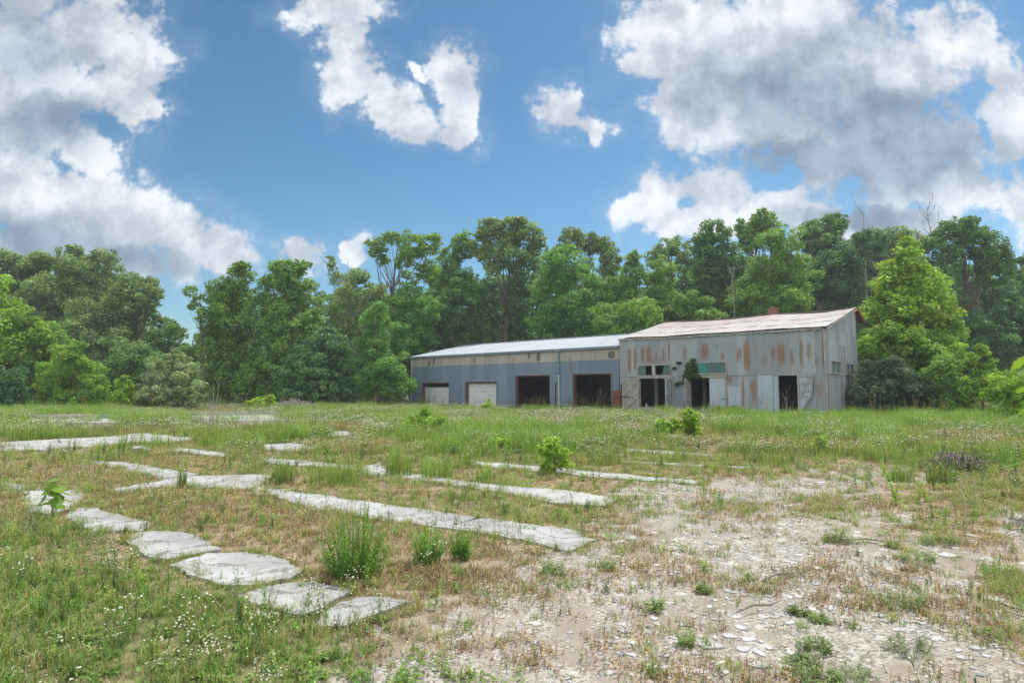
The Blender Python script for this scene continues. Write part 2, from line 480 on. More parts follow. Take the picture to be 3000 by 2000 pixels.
def barn_roof_mat():
    m, nt, p = mat('faded_roof_iron')
    v = objco(nt)
    vs = objco(nt, (3.2, 0.3, 0.3))
    st, lo, fi = noise(nt, vs, 1.5, 5, .65), noise(nt, v, .45, 4), noise(nt, v, 9, 4, .7)
    sep = N(nt, 'ShaderNodeSeparateXYZ', {0: v})
    row = M(nt, 'FLOOR', M(nt, 'MULTIPLY', sep.outputs[1], 1 / 2.45))
    pan = N(nt, 'ShaderNodeTexWhiteNoise', {'W': M(nt, 'ADD', M(nt, 'FLOOR', M(nt, 'MULTIPLY', sep.outputs[0], 1 / 0.65)), M(nt, 'MULTIPLY', row, 41.0))}, noise_dimensions='1D').outputs[0]
    up = SS(nt, sep.outputs[1], 0.0, 7.0)
    t = M(nt, 'ADD', M(nt, 'ADD', M(nt, 'MULTIPLY', st, .4), M(nt, 'MULTIPLY', pan, .22)), M(nt, 'ADD', M(nt, 'MULTIPLY', lo, .2), M(nt, 'MULTIPLY', up, .22)))
    c = MIX(nt, SS(nt, t, .36, .72), (0.395, 0.375, 0.355), (0.335, 0.268, 0.25))
    seam = SS(nt, M(nt, 'FRACT', M(nt, 'MULTIPLY', sep.outputs[1], 1 / 2.45)), .0, .05, 1, 0)
    c = MIX(nt, M(nt, 'MULTIPLY', seam, .45), c, (0.46, 0.455, 0.44))
    c = MIX(nt, M(nt, 'MULTIPLY', SS(nt, fi, .58, .75), .3), c, (0.22, 0.13, 0.10))
    sock(nt, p, 'Base Color', c)
    p.inputs['Roughness'].default_value = 0.55
    return m


def brick_mat():
    m, nt, p = mat('old_red_brick')
    v = objco(nt)
    b = N(nt, 'ShaderNodeTexBrick', {'Vector': N(nt, 'ShaderNodeMapping', {0: v, 2: (math.pi / 2, 0, 0)}).outputs[0], 'Color1': (0.26, 0.09, 0.07, 1), 'Color2': (0.19, 0.065, 0.055, 1), 'Mortar': (0.3, 0.24, 0.21, 1), 'Scale': 4.5, 'Mortar Size': 0.02})
    sock(nt, p, 'Base Color', b.outputs[0])
    p.inputs['Roughness'].default_value = 0.9
    return m


def plant_mat(name, trans=0.38, var=0.35, spec=0.18, rough=0.55):
    m, nt, p = mat(name)
    a = attr(nt, 'Col').outputs['Color']
    rnd = N(nt, 'ShaderNodeObjectInfo').outputs['Random']
    v = M(nt, 'MULTIPLY_ADD', rnd, var, 1 - var / 2)
    c = MIX(nt, 1.0, a, N(nt, 'ShaderNodeCombineXYZ', {0: v, 1: v, 2: v}).outputs[0], 'MULTIPLY')
    sock(nt, p, 'Base Color', c)
    p.inputs['Roughness'].default_value = rough
    p.inputs['Specular IOR Level'].default_value = spec
    t = N(nt, 'ShaderNodeBsdfTranslucent', {'Color': MIX(nt, 1.0, c, (1.25, 1.2, 0.6), 'MULTIPLY')})
    mx = N(nt, 'ShaderNodeMixShader', {0: trans, 1: p.outputs[0], 2: t.outputs[0]})
    nt.links.new(mx.outputs[0], nt.nodes['Material Output'].inputs[0])
    return m


def stone_mat():
    m, nt, p = mat('pale_stone')
    v = objco(nt)
    r = N(nt, 'ShaderNodeObjectInfo').outputs['Random']
    c = MIX(nt, SS(nt, r, .1, .9), (0.34, 0.335, 0.325), (0.54, 0.53, 0.51))
    c = MIX(nt, SS(nt, M(nt, 'FRACT', M(nt, 'MULTIPLY', r, 7.3)), .82, .9, 0, .55), c, (0.34, 0.27, 0.215))
    n = noise(nt, v, 3.0, 5, .65)
    c = MIX(nt, SS(nt, n, .45, .7, 0, .45), c, (0.25, 0.22, 0.18))
    sock(nt, p, 'Base Color', c)
    p.inputs['Roughness'].default_value = 0.9
    bump(nt, p, noise(nt, v, 8, 4), 0.25, 0.01)
    return m


MT = {
    'ground': ground_mat(), 'concrete': concrete_mat(),
    'blue': painted_wall('blue_steel', (0.185, 0.235, 0.295), (0.125, 0.17, 0.225)),
    'cream': painted_wall('cream_steel', (0.39, 0.365, 0.31), (0.29, 0.27, 0.23)),
    'galv': galvanized('galvanized_iron'),
    'galv_plain': simple('plain_galvanized_sheet', (0.35, 0.40, 0.435), 0.2, 1.5, 0.6, (4, 4, 0.6)),
    'roof_white': simple('pale_roof_steel', (0.285, 0.325, 0.365), 0.2, 0.8, 0.5, (2, 0.4, 1)),
    'roof_barn': barn_roof_mat(),
    'gutter': simple('gutter_steel', (0.16, 0.22, 0.27), 0.15, 2, 0.5),
    'trim': simple('pale_trim', (0.45, 0.50, 0.52), 0.15, 3, 0.6),
    'redsteel': simple('red_primer_steel', (0.13, 0.065, 0.055), 0.35, 5, 0.7),
    'roller': simple('white_roller_steel', (0.64, 0.69, 0.70), 0.16, 2.0, 0.55, (1.2, 1, 2.5), col2=(0.52, 0.53, 0.49)),
    'wood': simple('grey_weathered_wood', (0.33, 0.32, 0.30), 0.35, 4, 0.85, (1, 1, 1)),
    'board': simple('tan_board', (0.29, 0.28, 0.235), 0.2, 2.5, 0.85),
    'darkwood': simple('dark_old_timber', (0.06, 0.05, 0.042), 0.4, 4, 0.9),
    'inside': simple('unlit_dark_inside', (0.085, 0.078, 0.072), 0.3, 2, 0.9),  # unlit look of the interiors put into one dark colour
    'teal': simple('teal_fibreglass', (0.085, 0.155, 0.14), 0.35, 3, 0.5, (8, 8, 1)),
    'teal_bright': simple('bright_teal_sheet', (0.05, 0.24, 0.19), 0.2, 3, 0.45),
    'redrust': simple('rusty_red_panel', (0.22, 0.07, 0.045), 0.5, 2.6, 0.8, col2=(0.14, 0.05, 0.035)),
    'brick': brick_mat(),
    'bark': simple('grey_brown_bark', (0.17, 0.14, 0.11), 0.4, 6, 0.95, (1, 1, 0.3)),
    'deadwood': simple('dry_dead_wood', (0.20, 0.165, 0.15), 0.4, 8, 0.95),
    'palewood': simple('pale_dead_wood', (0.33, 0.30, 0.27), 0.3, 8, 0.95),
    'stone': stone_mat(),
    'plate': simple('pale_flagstone', (0.45, 0.44, 0.425), 0.22, 4, 0.9, bmp=0.3),
    'slate': simple('blue_grey_slate', (0.20, 0.225, 0.25), 0.2, 9, 0.8),
    'leaf': plant_mat('tree_leaf', 0.45, 0.1, 0.25, 0.5),
    'plant': plant_mat('field_plant', 0.32, 0.4, 0.15, 0.6),
    'petal': plant_mat('white_petal', 0.25, 0.1, 0.1, 0.7),
}

# ------------------------------------------------------------------ ground zones (metres, from the photograph's ground plane)
Z6 = lambda x, y: (x * 1500 / 2352, 1200 + y * 1500 / 2352)          # two enlarged views used for reading positions
Z7 = lambda x, y: (1500 + x * 1500 / 2352, 1200 + y * 1500 / 2352)
ZZ = lambda x, y: (400 + x * 600 / 2352, 1080 + y * 600 / 2352)


def gpoly(f, pts):
    return [tuple(gp(*f(*p))[:2]) for p in pts]


GRAVEL = gpoly(Z7, [(40, 1080), (90, 880), (140, 740), (290, 620), (330, 500), (450, 420), (900, 345), (1250, 305), (1450, 258), (1730, 262),
                    (1690, 330), (1620, 420), (1950, 455), (2420, 520), (2500, 900), (2500, 1400), (-120, 1400)])
GROWN = gpoly(Z7, [(1480, 470), (2700, 420), (2700, 1120), (2180, 900), (1900, 760), (1640, 600)])
LUSH = gpoly(Z6, [(-300, 640), (200, 560), (560, 640), (860, 800), (1100, 900), (1350, 1000), (1600, 1100), (1750, 1300), (-300, 1300)])
DRY = gpoly(Z6, [(300, 240), (900, 300), (1300, 420), (1900, 540), (2500, 640), (2352, 900), (1900, 900), (1650, 820), (1200, 650), (700, 500), (100, 360)])
SLABS = [   # polygon, label, name
    (Z6, [(1440, 1000), (1480, 940), (1560, 885), (1640, 862), (1720, 858), (1905, 880), (1820, 900), (1740, 930), (1660, 962), (1590, 990)], 'smallest foreground concrete slab, nearest the gravel end of the row', 'concrete_slab'),
    (Z6, [(1085, 855), (1200, 815), (1330, 793), (1440, 790), (1560, 812), (1625, 830), (1600, 850), (1510, 890), (1440, 925), (1370, 945), (1290, 922), (1150, 885)], 'wide pale concrete slab second from the gravel end of the foreground row', 'concrete_slab'),
    (Z6, [(780, 715), (850, 685), (950, 660), (1130, 655), (1230, 668), (1330, 700), (1395, 745), (1330, 778), (1180, 805), (1060, 805), (960, 780), (850, 745)], 'large cracked concrete slab beside the tall green weed clump', 'concrete_slab'),
    (Z6, [(575, 605), (640, 563), (780, 553), (890, 575), (960, 605), (1015, 642), (930, 655), (860, 672), (760, 690), (650, 660)], 'oblong pale concrete slab in the middle of the foreground row', 'concrete_slab'),
    (Z6, [(300, 490), (360, 447), (450, 453), (560, 488), (640, 505), (700, 522), (680, 560), (560, 555), (430, 560), (370, 540)], 'concrete slab just right of the big-leaved sapling', 'concrete_slab'),
    (Z6, [(105, 380), (160, 365), (270, 370), (360, 368), (395, 385), (380, 432), (300, 462), (200, 480), (130, 460)], 'concrete slab behind the big-leaved sapling, last of the foreground row', 'concrete_slab'),
    (Z6, [(15, 330), (60, 335), (150, 352), (140, 368), (90, 390), (20, 370)], 'small concrete slab half hidden in weeds at the left edge', 'concrete_slab'),
    (Z6, [(310, 222), (420, 230), (560, 240), (700, 262), (830, 285), (950, 300), (1090, 298), (1235, 290), (1245, 315), (1190, 352), (1330, 372), (1480, 388), (1560, 405), (1720, 425), (1950, 460), (2180, 492), (2360, 513), (2640, 555), (2740, 600), (2620, 650), (2400, 600), (2150, 560), (1950, 532), (1750, 510), (1550, 470), (1400, 445), (1300, 405), (1180, 370), (1000, 357), (870, 352), (700, 357), (580, 378), (500, 367), (640, 340), (740, 325), (640, 295), (520, 265), (400, 245)], 'longest white concrete strip, running from the left field to the gravel', 'concrete_strip'),
    (Z6, [(1660, 262), (1740, 243), (1765, 272), (1950, 298), (2150, 328), (2352, 350), (2600, 368), (2840, 405), (2790, 442), (2560, 428), (2352, 387), (2180, 362), (2000, 337), (1850, 317), (1700, 303), (1650, 285)], 'second long concrete strip, with a square end beside tall grass', 'concrete_strip'),
    (Z6, [(1185, 220), (1290, 226), (1450, 238), (1640, 256), (1630, 276), (1500, 264), (1350, 257), (1200, 242)], 'short concrete strip leading into the tall grass clumps', 'concrete_strip'),
    (Z7, [(-185, 236), (0, 250), (150, 260), (270, 273), (500, 296), (700, 313), (885, 328), (860, 343), (600, 324), (300, 302), (150, 287), (0, 272), (-175, 254)], 'narrow white concrete strip passing behind the round leafy shrub', 'concrete_strip'),
    (Z7, [(505, 178), (700, 187), (950, 207), (930, 218), (700, 203), (520, 191)], 'thin farthest concrete strip in front of the twin bright shrubs', 'concrete_strip'),
    (Z7, [(505, 232), (640, 240), (820, 248), (1165, 264), (1150, 272), (800, 258), (640, 252), (515, 245)], 'thin broken concrete strip between two longer strips', 'concrete_strip'),
    (Z6, [(780, 172), (900, 180), (1035, 200), (1030, 216), (930, 206), (800, 190)], 'short pale concrete strip among flowers in the left field', 'concrete_strip'),
    (Z6, [(-40, 192), (-20, 152), (150, 140), (350, 130), (560, 120), (620, 104), (700, 110), (850, 124), (965, 135), (800, 148), (640, 152), (480, 165), (330, 178), (200, 186), (60, 190)], 'broad sandy concrete slab at the left edge of the field', 'concrete_slab'),
    (Z6, [(1185, 162), (1330, 150), (1475, 172), (1400, 192), (1200, 184)], 'weathered concrete patch showing through the meadow left of centre', 'concrete_slab'),
    (Z6, [(1470, 106), (1560, 98), (1645, 99), (1665, 118), (1500, 123)], 'grey broken concrete patch far in the flowering meadow', 'concrete_slab'),
]
SLAB_POLY = [gpoly(f, pts) for f, pts, _, _ in SLABS]
FOUND_POLY = [gpoly(ZZ, [(560, 560), (900, 553), (1460, 540), (1640, 552), (1700, 606), (1100, 618), (760, 622), (400, 612)]), gpoly(Z6, [(130, 46), (340, 46), (545, 47), (560, 68), (340, 66), (100, 62)])]


def slab_mask(X, Y):
    r = np.zeros(X.shape, bool)
    for p in SLAB_POLY: r |= inside(X, Y, p)
    return r


def before_slab(X, Y):
    r = np.zeros(X.shape, bool)
    for t in (1.0, 1.05, 1.1, 1.16, 1.22):
        for p in SLAB_POLY + FOUND_POLY: r |= inside(X * t, Y * t, p)
    return r


def zones(X, Y):
    """bare 0..1, lush 0..1, dry 0..1 at ground points"""
    w = 0.10 * np.maximum(Y, 2) + 0.25
    n = fbm(X, Y, 2.2, 3) - 0.5
    n2 = fbm(X, Y, 0.7, 8) - 0.5
    bare = np.clip(0.5 + 0.5 * sdist(X, Y, GRAVEL) / w + n * 1.6 + n2 * 0.9, 0, 1)
    bare = np.clip(bare - np.clip(0.5 + 0.5 * sdist(X, Y, GROWN) / w + n * 2.0, 0, 1) * np.clip((fbm(X, Y, 0.9, 14) - .40) * 5, 0, .75), 0, 1)
    lush = np.clip(0.5 + 0.5 * sdist(X, Y, LUSH) / w + n * 1.2, 0, 1)
    dry = np.clip(0.5 + 0.5 * sdist(X, Y, DRY) / w + n * 1.4, 0, 1)
    return bare, lush, dry


def build_ground():
    def axis(lo, hi, fine_lo, fine_hi, st):
        a = [np.arange(fine_lo, fine_hi, st), np.arange(fine_hi, 72, 1.6), np.array([90, 140, 250, 500, 1200, 3000.])]
        a += [-np.arange(-fine_lo, 72, 1.6)[1:] if fine_lo < 0 else np.arange(0, fine_lo, 0.6), np.array([-90, -140, -250, -500, -1200, -3000.])]
        return np.unique(np.round(np.concatenate(a), 3))
    ax, ay = axis(0, 0, -22, 22, 0.22), axis(0, 0, 2.6, 26, 0.2)
    X, Y = np.meshgrid(ax, ay)
    bare, lush, dry = zones(X, Y)
    near = np.clip((70 - np.hypot(X, Y)) / 20, 0, 1)
    Zz = ((fbm(X, Y, 1.3, 5) - 0.5) * 0.05 + (fbm(X, Y, 0.4, 6, 2) - 0.5) * 0.02) * near
    Zz = Zz - 0.02 * near
    green = np.clip(lush * 0.8 + np.clip((Y - 14) / 12, 0, 1) * 0.9 - dry * 0.3, 0, 1)
    V = np.stack([X, Y, Zz], -1).reshape(-1, 3)
    r, c = X.shape
    i = np.arange(r * c).reshape(r, c)
    F = np.stack([i[:-1, :-1], i[:-1, 1:], i[1:, 1:], i[1:, :-1]], -1).reshape(-1, 4)
    o = link('ground', np_mesh('ground', V, F, MT['ground'], {'bare': bare.ravel(), 'green': green.ravel()}, smooth=True))
    tag(o, kind='structure')


build_ground()

# ------------------------------------------------------------------ the two joined buildings (local frame: x along the front, y into the building, z up)
JOIN = Vector((7.82473, 44.60124, 0))
WANG = math.atan2(-0.66284781, 0.74875416)
UX, NX = Vector((math.cos(WANG), math.sin(WANG), 0)), Vector((-math.sin(WANG), math.cos(WANG), 0))
BW = lambda u, n, z=0.0: JOIN + UX * u + NX * n + Vector((0, 0, z))


def onwall(x, y, n=0.0):
    r = ray(x, y)
    o = Vector((0, 0, EYE))
    t = ((JOIN - o).dot(NX) + n) / r.dot(NX)
    p = o + r * t - JOIN
    return p.dot(UX), p.z


def sheet(us, vs, prof, holes, place, top=None, topbase=None, stains=(), matfn=None, mats=None, name='wall', parent=None, wave=None, extra=None):
    """ribbed sheet metal with real openings. us, vs: sample positions; prof(u): offset; place(u, off, v) -> xyz"""
    us = np.unique(np.round(np.concatenate([us] + [np.array([h[0], h[1]]) for h in holes]), 4))
    vs = np.unique(np.round(np.concatenate([vs] + [np.array([h[2], h[3]]) for h in holes]), 4))
    us = us[np.concatenate([[True], np.diff(us) > 0.002])]
    V, A, W = [], [], []
    for v in vs:
        for u in us:
            vv = v
            if top is not None and v > topbase:
                vv = topbase + (top(u) - topbase) * (v - topbase) / (vs[-1] - topbase)
            V.append(place(u, prof(u), vv))
            s = 0.0
            for (a, b, c, d, k) in stains:
                fu = max(0, min(1, min(u - a, b - u) / max(0.40 * (b - a), 0.03) + 0.25))
                fv = max(0, min(1, min(vv - c, d - vv) / (0.40 * (d - c)) + 0.2))
                s = max(s, k * fu * fv)
            A.append(s); W.append(wave(u) if wave else 0.5)
    F, mi = [], []
    nu = len(us)
    for j in range(len(vs) - 1):
        vc = (vs[j] + vs[j + 1]) / 2
        for i in range(nu - 1):
            uc = (us[i] + us[i + 1]) / 2
            if any(h[0] < uc < h[1] and h[2] < vc < h[3] for h in holes): continue
            F.append((j * nu + i, j * nu + i + 1, (j + 1) * nu + i + 1, (j + 1) * nu + i)); mi.append(matfn(uc, vc) if matfn else 0)
    me = np_mesh(name, np.array([tuple(p) for p in V]), np.array(F), mats, {'stain': A, 'valley': W})
    me.polygons.foreach_set('material_index', mi)
    return link(name, me, parent)


RP = 0.305


def rib_samples(a, b):
    k = np.arange(math.floor(a / RP), math.ceil(b / RP) + 1) * RP
    s = np.concatenate([k, k + 0.022, k + 0.05, k + 0.072])
    return np.concatenate([s[(s > a) & (s < b)], [a, b]])


def rib(u):
    x = u % RP
    if x < 1e-3 or x > 0.0719: return 0.0
    return -0.032 if 0.0215 < x < 0.0505 else 0.0


CP = 0.11


def cor_samples(a, b):
    s = np.arange(math.ceil(a / (CP / 4)), math.floor(b / (CP / 4)) + 1) * (CP / 4)
    return np.concatenate([s, [a, b]])


cor = lambda u: 0.013 * math.sin(2 * math.pi * u / CP)
corw = lambda u: 0.5 + 0.5 * math.sin(2 * math.pi * u / CP)
DEPTH, RIDGE_N = 14.4, 7.2


def build_shed():
    R = empty('metal_shed', JOIN, WANG, 'long blue steel shed with a cream band, four vehicle doors and a pale roof', 'shed')
    U0, U1, EAVE, RZ = -23.6, -0.07, 4.86, 6.36
    doors = [(-22.02, -18.15, 0, 2.32), (-16.03, -12.19, 0, 2.35), (-10.06, -6.41, 0, 2.83), (-4.21, -0.71, 0, 2.87)]
    stains = [(-21.1, -20.75, 3.85, 4.4, 1.98), (-20.4, -20.15, 3.9, 4.8, 2.20), (-7.75, -7.5, 3.85, 4.7, 1.98), (-9.6, -9.45, 3.9, 4.7, 1.54), (-0.95, -0.45, 3.95, 4.5, 1.98), (-15.0, -14.85, 3.9, 4.6, 1.10), (-8.6, -8.5, 4.2, 4.8, 1.98)]
    pl = lambda u, o, v: (u, o, v)
    sheet(rib_samples(U0, U1), np.array([0, 0.7, 1.5, 2.3, 3.1, 3.88, 4.1, 4.3, 4.5, 4.8]), rib, doors, pl, stains=stains,
          matfn=lambda u, v: 1 if v > 3.88 else 0, mats=[MT['blue'], MT['cream']], name='front_wall', parent=R)
    # end and back walls
    slope = lambda n: EAVE + (RZ - EAVE) * (1 - abs(n - RIDGE_N) / RIDGE_N) - 0.06
    sheet(rib_samples(0.05, DEPTH), np.array([0, 2, 3.88, EAVE - .06, 6.0]), rib, [], lambda u, o, v: (U0 + o, u, v), top=slope, topbase=EAVE - .07, mats=[MT['blue']], name='end_wall', parent=R)
    sheet(rib_samples(U0, U1), np.array([0, 2, 3.88, 4.8]), rib, [], lambda u, o, v: (u, DEPTH - o, v), mats=[MT['blue']], name='back_wall', parent=R)
    # roof, ribbed sheets up each slope
    for side in (0, 1):
        us = np.concatenate([rib_samples(U0 - .12, -0.05)])
        vs = np.array([-0.16, 1.6, 3.6, 5.6, RIDGE_N - .01])
        zz = lambda v: EAVE + 0.02 + (RZ - EAVE) * (v / RIDGE_N)
        f = (lambda u, o, v: (u, v, zz(v) - o)) if side == 0 else (lambda u, o, v: (u, DEPTH - v, zz(v) - o))
        sheet(us, vs, rib, [], f, mats=[MT['roof_white']], name='roof', parent=R)
    b = MB(); b.bar((U0 - .12, RIDGE_N, RZ + .07), (-.06, RIDGE_N, RZ + .07), .35, .05); b.build('ridge_cap', MT['roof_white'], R)
    b = MB()
    b.box(U0 - .1, -0.06, -0.19, -0.05, EAVE - .17, EAVE - .02)
    b.box(U0 - .1, -0.06, -0.20, -0.187, EAVE - .05, EAVE + .0)
    b.build('gutter', MT['gutter'], R)
    b = MB(); b.bar((U0 - .1, -.15, EAVE - .02), (U0 - .1, RIDGE_N, RZ - .02), .04, .16); b.build('rake_trim', MT['gutter'], R)
    b = MB(); b.box(U0 - .03, U0 + .09, -.055, .02, 0, EAVE - .18); b.build('corner_trim', MT['trim'], R)
    d = b = MB(); b.box(-5.53, -5.42, -.17, -.06, 2.82, EAVE - .18); dn = b.build('downspout', MT['gutter'], R)
    b = MB(); b.tube([(-5.47, -.1, 0), (-5.47, -.1, 2.8)], .05, 8); b.box(-5.58, -5.36, -.15, -.04, 2.74, 2.8); b.build('lower_pipe', MT['trim'], dn)
    b = MB(); b.bar((-5.82, -.07, 0), (-5.82, -.07, 2.21), .06, .05); b.bar((-5.82, -.07, 2.19), (-5.66, -.07, 2.19), .05, .05); b.build('wall_bracket', MT['darkwood'], R)
    b = MB(); b.tube([(-4.36, -.06, 2.95), (-4.36, -.06, 3.86)], .02, 6)
    b.tube([(-4.36, -.06, 3.86), (-4.38, -.16, 4.05), (-4.5, -.28, 4.2), (-4.66, -.36, 4.22)], .025, 6); b.tube([(-4.6, -.34, 4.22), (-4.7, -.4, 4.12), (-4.66, -.4, 4.05)], .012, 5)
    b.build('lamp_arm', MT['deadwood'], R)
    for k, (a, c, _, h) in enumerate(doors):
        b = MB()
        b.box(a - .02, a + .12, .03, .34, 0, h + .02); b.box(c - .1, c + .02, .03, .34, 0, h + .02); b.box(a + .12, c - .1, .03, .34, h - .1, h + .02)
        fr = b.build('door_frame', MT['redsteel'], R)
        b = MB()
        b.box(a - .07, a - .01, -.05, .03, 0, h + .06); b.box(c + .01, c + .07, -.05, .03, 0, h + .06); b.box(a - .01, c + .01, -.05, .03, h + .005, h + .06)
        b.build('casing', MT['gutter'], fr)
        if k < 2:
            top = 1.88 if k == 0 else 2.24
            V = []; z = 0.0
            b = MB(); rows = int(round(top / 0.115)); st = top / rows
            for i in range(rows):
                z0 = i * st
                big = (i % 4 == 0)
                g = .028 if big else .012
                b.quad((a + .13, .30, z0 + g), (c - .11, .30, z0 + g), (c - .11, .285, z0 + st * .6), (a + .13, .285, z0 + st * .6))
                b.quad((a + .13, .285, z0 + st * .6), (c - .11, .285, z0 + st * .6), (c - .11, .30, z0 + st), (a + .13, .30, z0 + st))
                b.quad((a + .13, .325, z0), (c - .11, .325, z0), (c - .11, .30, z0 + g), (a + .13, .30, z0 + g))
            b.box(a + .13, c - .11, .33, .36, 0, top)
            o = b.build('roller_door', MT['roller'], R)
            if k == 0: o['label'] = 'white roller door stopped below a dark gap'
    # dark inside: floor, purlins, frames
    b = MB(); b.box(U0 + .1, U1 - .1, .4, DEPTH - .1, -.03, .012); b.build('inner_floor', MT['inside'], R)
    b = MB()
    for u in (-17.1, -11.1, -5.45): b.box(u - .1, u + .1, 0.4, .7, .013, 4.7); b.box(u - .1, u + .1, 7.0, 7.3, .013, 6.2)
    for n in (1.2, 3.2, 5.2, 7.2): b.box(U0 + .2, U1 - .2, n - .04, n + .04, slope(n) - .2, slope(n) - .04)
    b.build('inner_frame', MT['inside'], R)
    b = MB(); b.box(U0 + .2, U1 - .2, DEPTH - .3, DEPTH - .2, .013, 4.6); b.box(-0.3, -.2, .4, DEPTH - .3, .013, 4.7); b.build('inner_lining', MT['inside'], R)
    return R


SHED = build_shed()


def build_barn():
    R = empty('corrugated_barn', JOIN, WANG, 'tall rust-streaked grey corrugated barn with a sagging pinkish roof', 'barn')
    U1, DB = 13.72, 7.45                                        # a single slope, highest at the back
    z2 = lambda zx, zy: (1750 + zx * 850 / 2352, 850 + zy * 850 / 2352)

    def rect(x0, x1, y0, y1, k):
        a, t = onwall(*z2(x0, y0)); b, v = onwall(*z2(x1, y1))
        return (a, b, v, t, k * 1.2)
    st = [rect(*q) for q in [
        (243, 285, 450, 690, 1.0), (293, 328, 455, 660, 1.0), (350, 395, 435, 600, .85), (395, 447, 435, 600, 1.05), (465, 495, 480, 600, .7), (520, 560, 450, 600, .75), (570, 592, 400, 600, .95),
        (685, 735, 440, 600, .7), (830, 915, 410, 585, .8), (990, 1045, 500, 580, .75), (955, 990, 430, 500, .5), (1120, 1180, 440, 600, .7), (1180, 1250, 380, 680, 1.1), (1270, 1300, 440, 560, .45), (1330, 1385, 470, 640, .5),
        (1400, 1450, 440, 600, .65), (1440, 1540, 400, 640, .75), (1550, 1610, 460, 640, .55), (1632, 1675, 370, 640, .95), (1690, 1750, 390, 600, .6), (1755, 1800, 500, 640, .5), (1815, 1845, 340, 670, 1.1), (345, 600, 560, 600, .6),
        (1045, 1105, 695, 765, .8), (1170, 1200, 690, 950, .9), (1228, 1305, 690, 950, .75), (1760, 1860, 690, 930, .5), (1440, 1465, 700, 940, .5), (205, 245, 640, 700, .4)]]
    w1, w2 = (1.53, 4.05, 2.68, 3.35), (5.62, 7.88, 2.75, 3.42)
    op1, op2, man, op3 = (1.66, 4.05, 0, 2.45), (5.45, 7.85, 0, 2.44), (7.93, 8.84, 0, 1.95), (11.09, 12.2, 0, 2.52)
    eave = lambda u: 5.29 + 0.06 * max(0, 1 - u / 4.0) + 0.015 * math.sin(u * 1.3)
    rows = np.concatenate([np.linspace(2.58, 5.29, 13)])
    sheet(cor_samples(0, U1), rows, lambda u: cor(u) - .04 - 0.02 * math.sin(u * .9), [w1, w2], lambda u, o, v: (u, o, v), top=eave, topbase=5.0, stains=st, mats=[MT['galv']], name='front_wall', parent=R, wave=corw)
    sheet(cor_samples(0, U1), np.concatenate([np.linspace(0, 2.62, 9)]), lambda u: cor(u), [op1, op2, man, op3], lambda u, o, v: (u, o, v), stains=st, mats=[MT['galv']], name='lower_front_wall', parent=R, wave=corw)
    rz = lambda u: float(np.interp(u, [-.5, 0.4, 3, 6, 8.6, 10.4, 12, 13.9], [7.10, 7.13, 7.02, 6.98, 7.10, 7.0, 6.96, 7.12]))
    slope = lambda n: 5.29 + (7.04 - 5.29) * min(n, RIDGE_N) / RIDGE_N - 0.03
    gst = [(0.1, .35, 3, 5.2, .5), (1.2, 1.9, 3.4, 4.6, .4), (2.9, 3.3, 3, 4.4, .35)]
    gw = [(1.02, 2.95, 2.68, 3.36), (4.45, 6.2, 2.65, 3.3), (2.52, 2.60, 4.55, 5.28)]
    sheet(cor_samples(0.02, DB), np.concatenate([np.linspace(2.6, 5.28, 8), [5.6, 6.0]]), lambda u: -cor(u) + .05 + .03 * math.sin(u * 1.7), gw, lambda u, o, v: (U1 + o, u, v), top=slope, topbase=5.28, stains=gst, mats=[MT['galv']], name='gable_wall', parent=R, wave=corw)
    sheet(cor_samples(0.02, DB), np.linspace(0, 2.64, 6), lambda u: -cor(u) + .02 * math.sin(u * 2.1), [], lambda u, o, v: (U1 + o, u, v), stains=[(1.0, 1.25, .2, 2.6, .4), (3, 3.3, 1.4, 2.6, .5)], mats=[MT['galv']], name='lower_gable_wall', parent=R, wave=corw)
    b = MB(); b.bar((U1 + .04, -.03, 0), (U1 + .04, -.03, 2.6), .1, .05); b.bar((U1 + .02, -.09, 2.6), (U1 + .02, -.09, 5.2), .08, .04); b.build('corner_strip', MT['wood'], R)
    # vertical cover boards and cracks on the gable
    for n in (.28, 3.35, 5.1):
        b = MB(); b.bar((U1 + .1, n, .1), (U1 + .1, n + .02, 2.6), .03, .09, (0, 1, 0)); b.build('cover_board', MT['wood'], R)
    for n in (3.5, 4.1):
        b = MB(); b.bar((U1 + .13, n, 2.7), (U1 + .11, n - .1, 4.4), .03, .05, (0, 1, 0)); b.build('cover_board', MT['wood'], R)
    sheet(cor_samples(0, DB), np.array([0, 2.6, 5.28, 6]), cor, [], lambda u, o, v: (0.0 + o * .2, u, v), top=slope, topbase=5.27, mats=[MT['galv']], name='left_end_wall', parent=R, wave=corw)
    sheet(cor_samples(0, U1), np.array([0, 2.6, 5.2, 6.85]), cor, [], lambda u, o, v: (u, DB + .03 + o, v), mats=[MT['galv']], name='back_wall', parent=R, wave=corw)
    # roof: four courses of sheets, sagging, each lapping over the one below
    rng = random.Random(5)
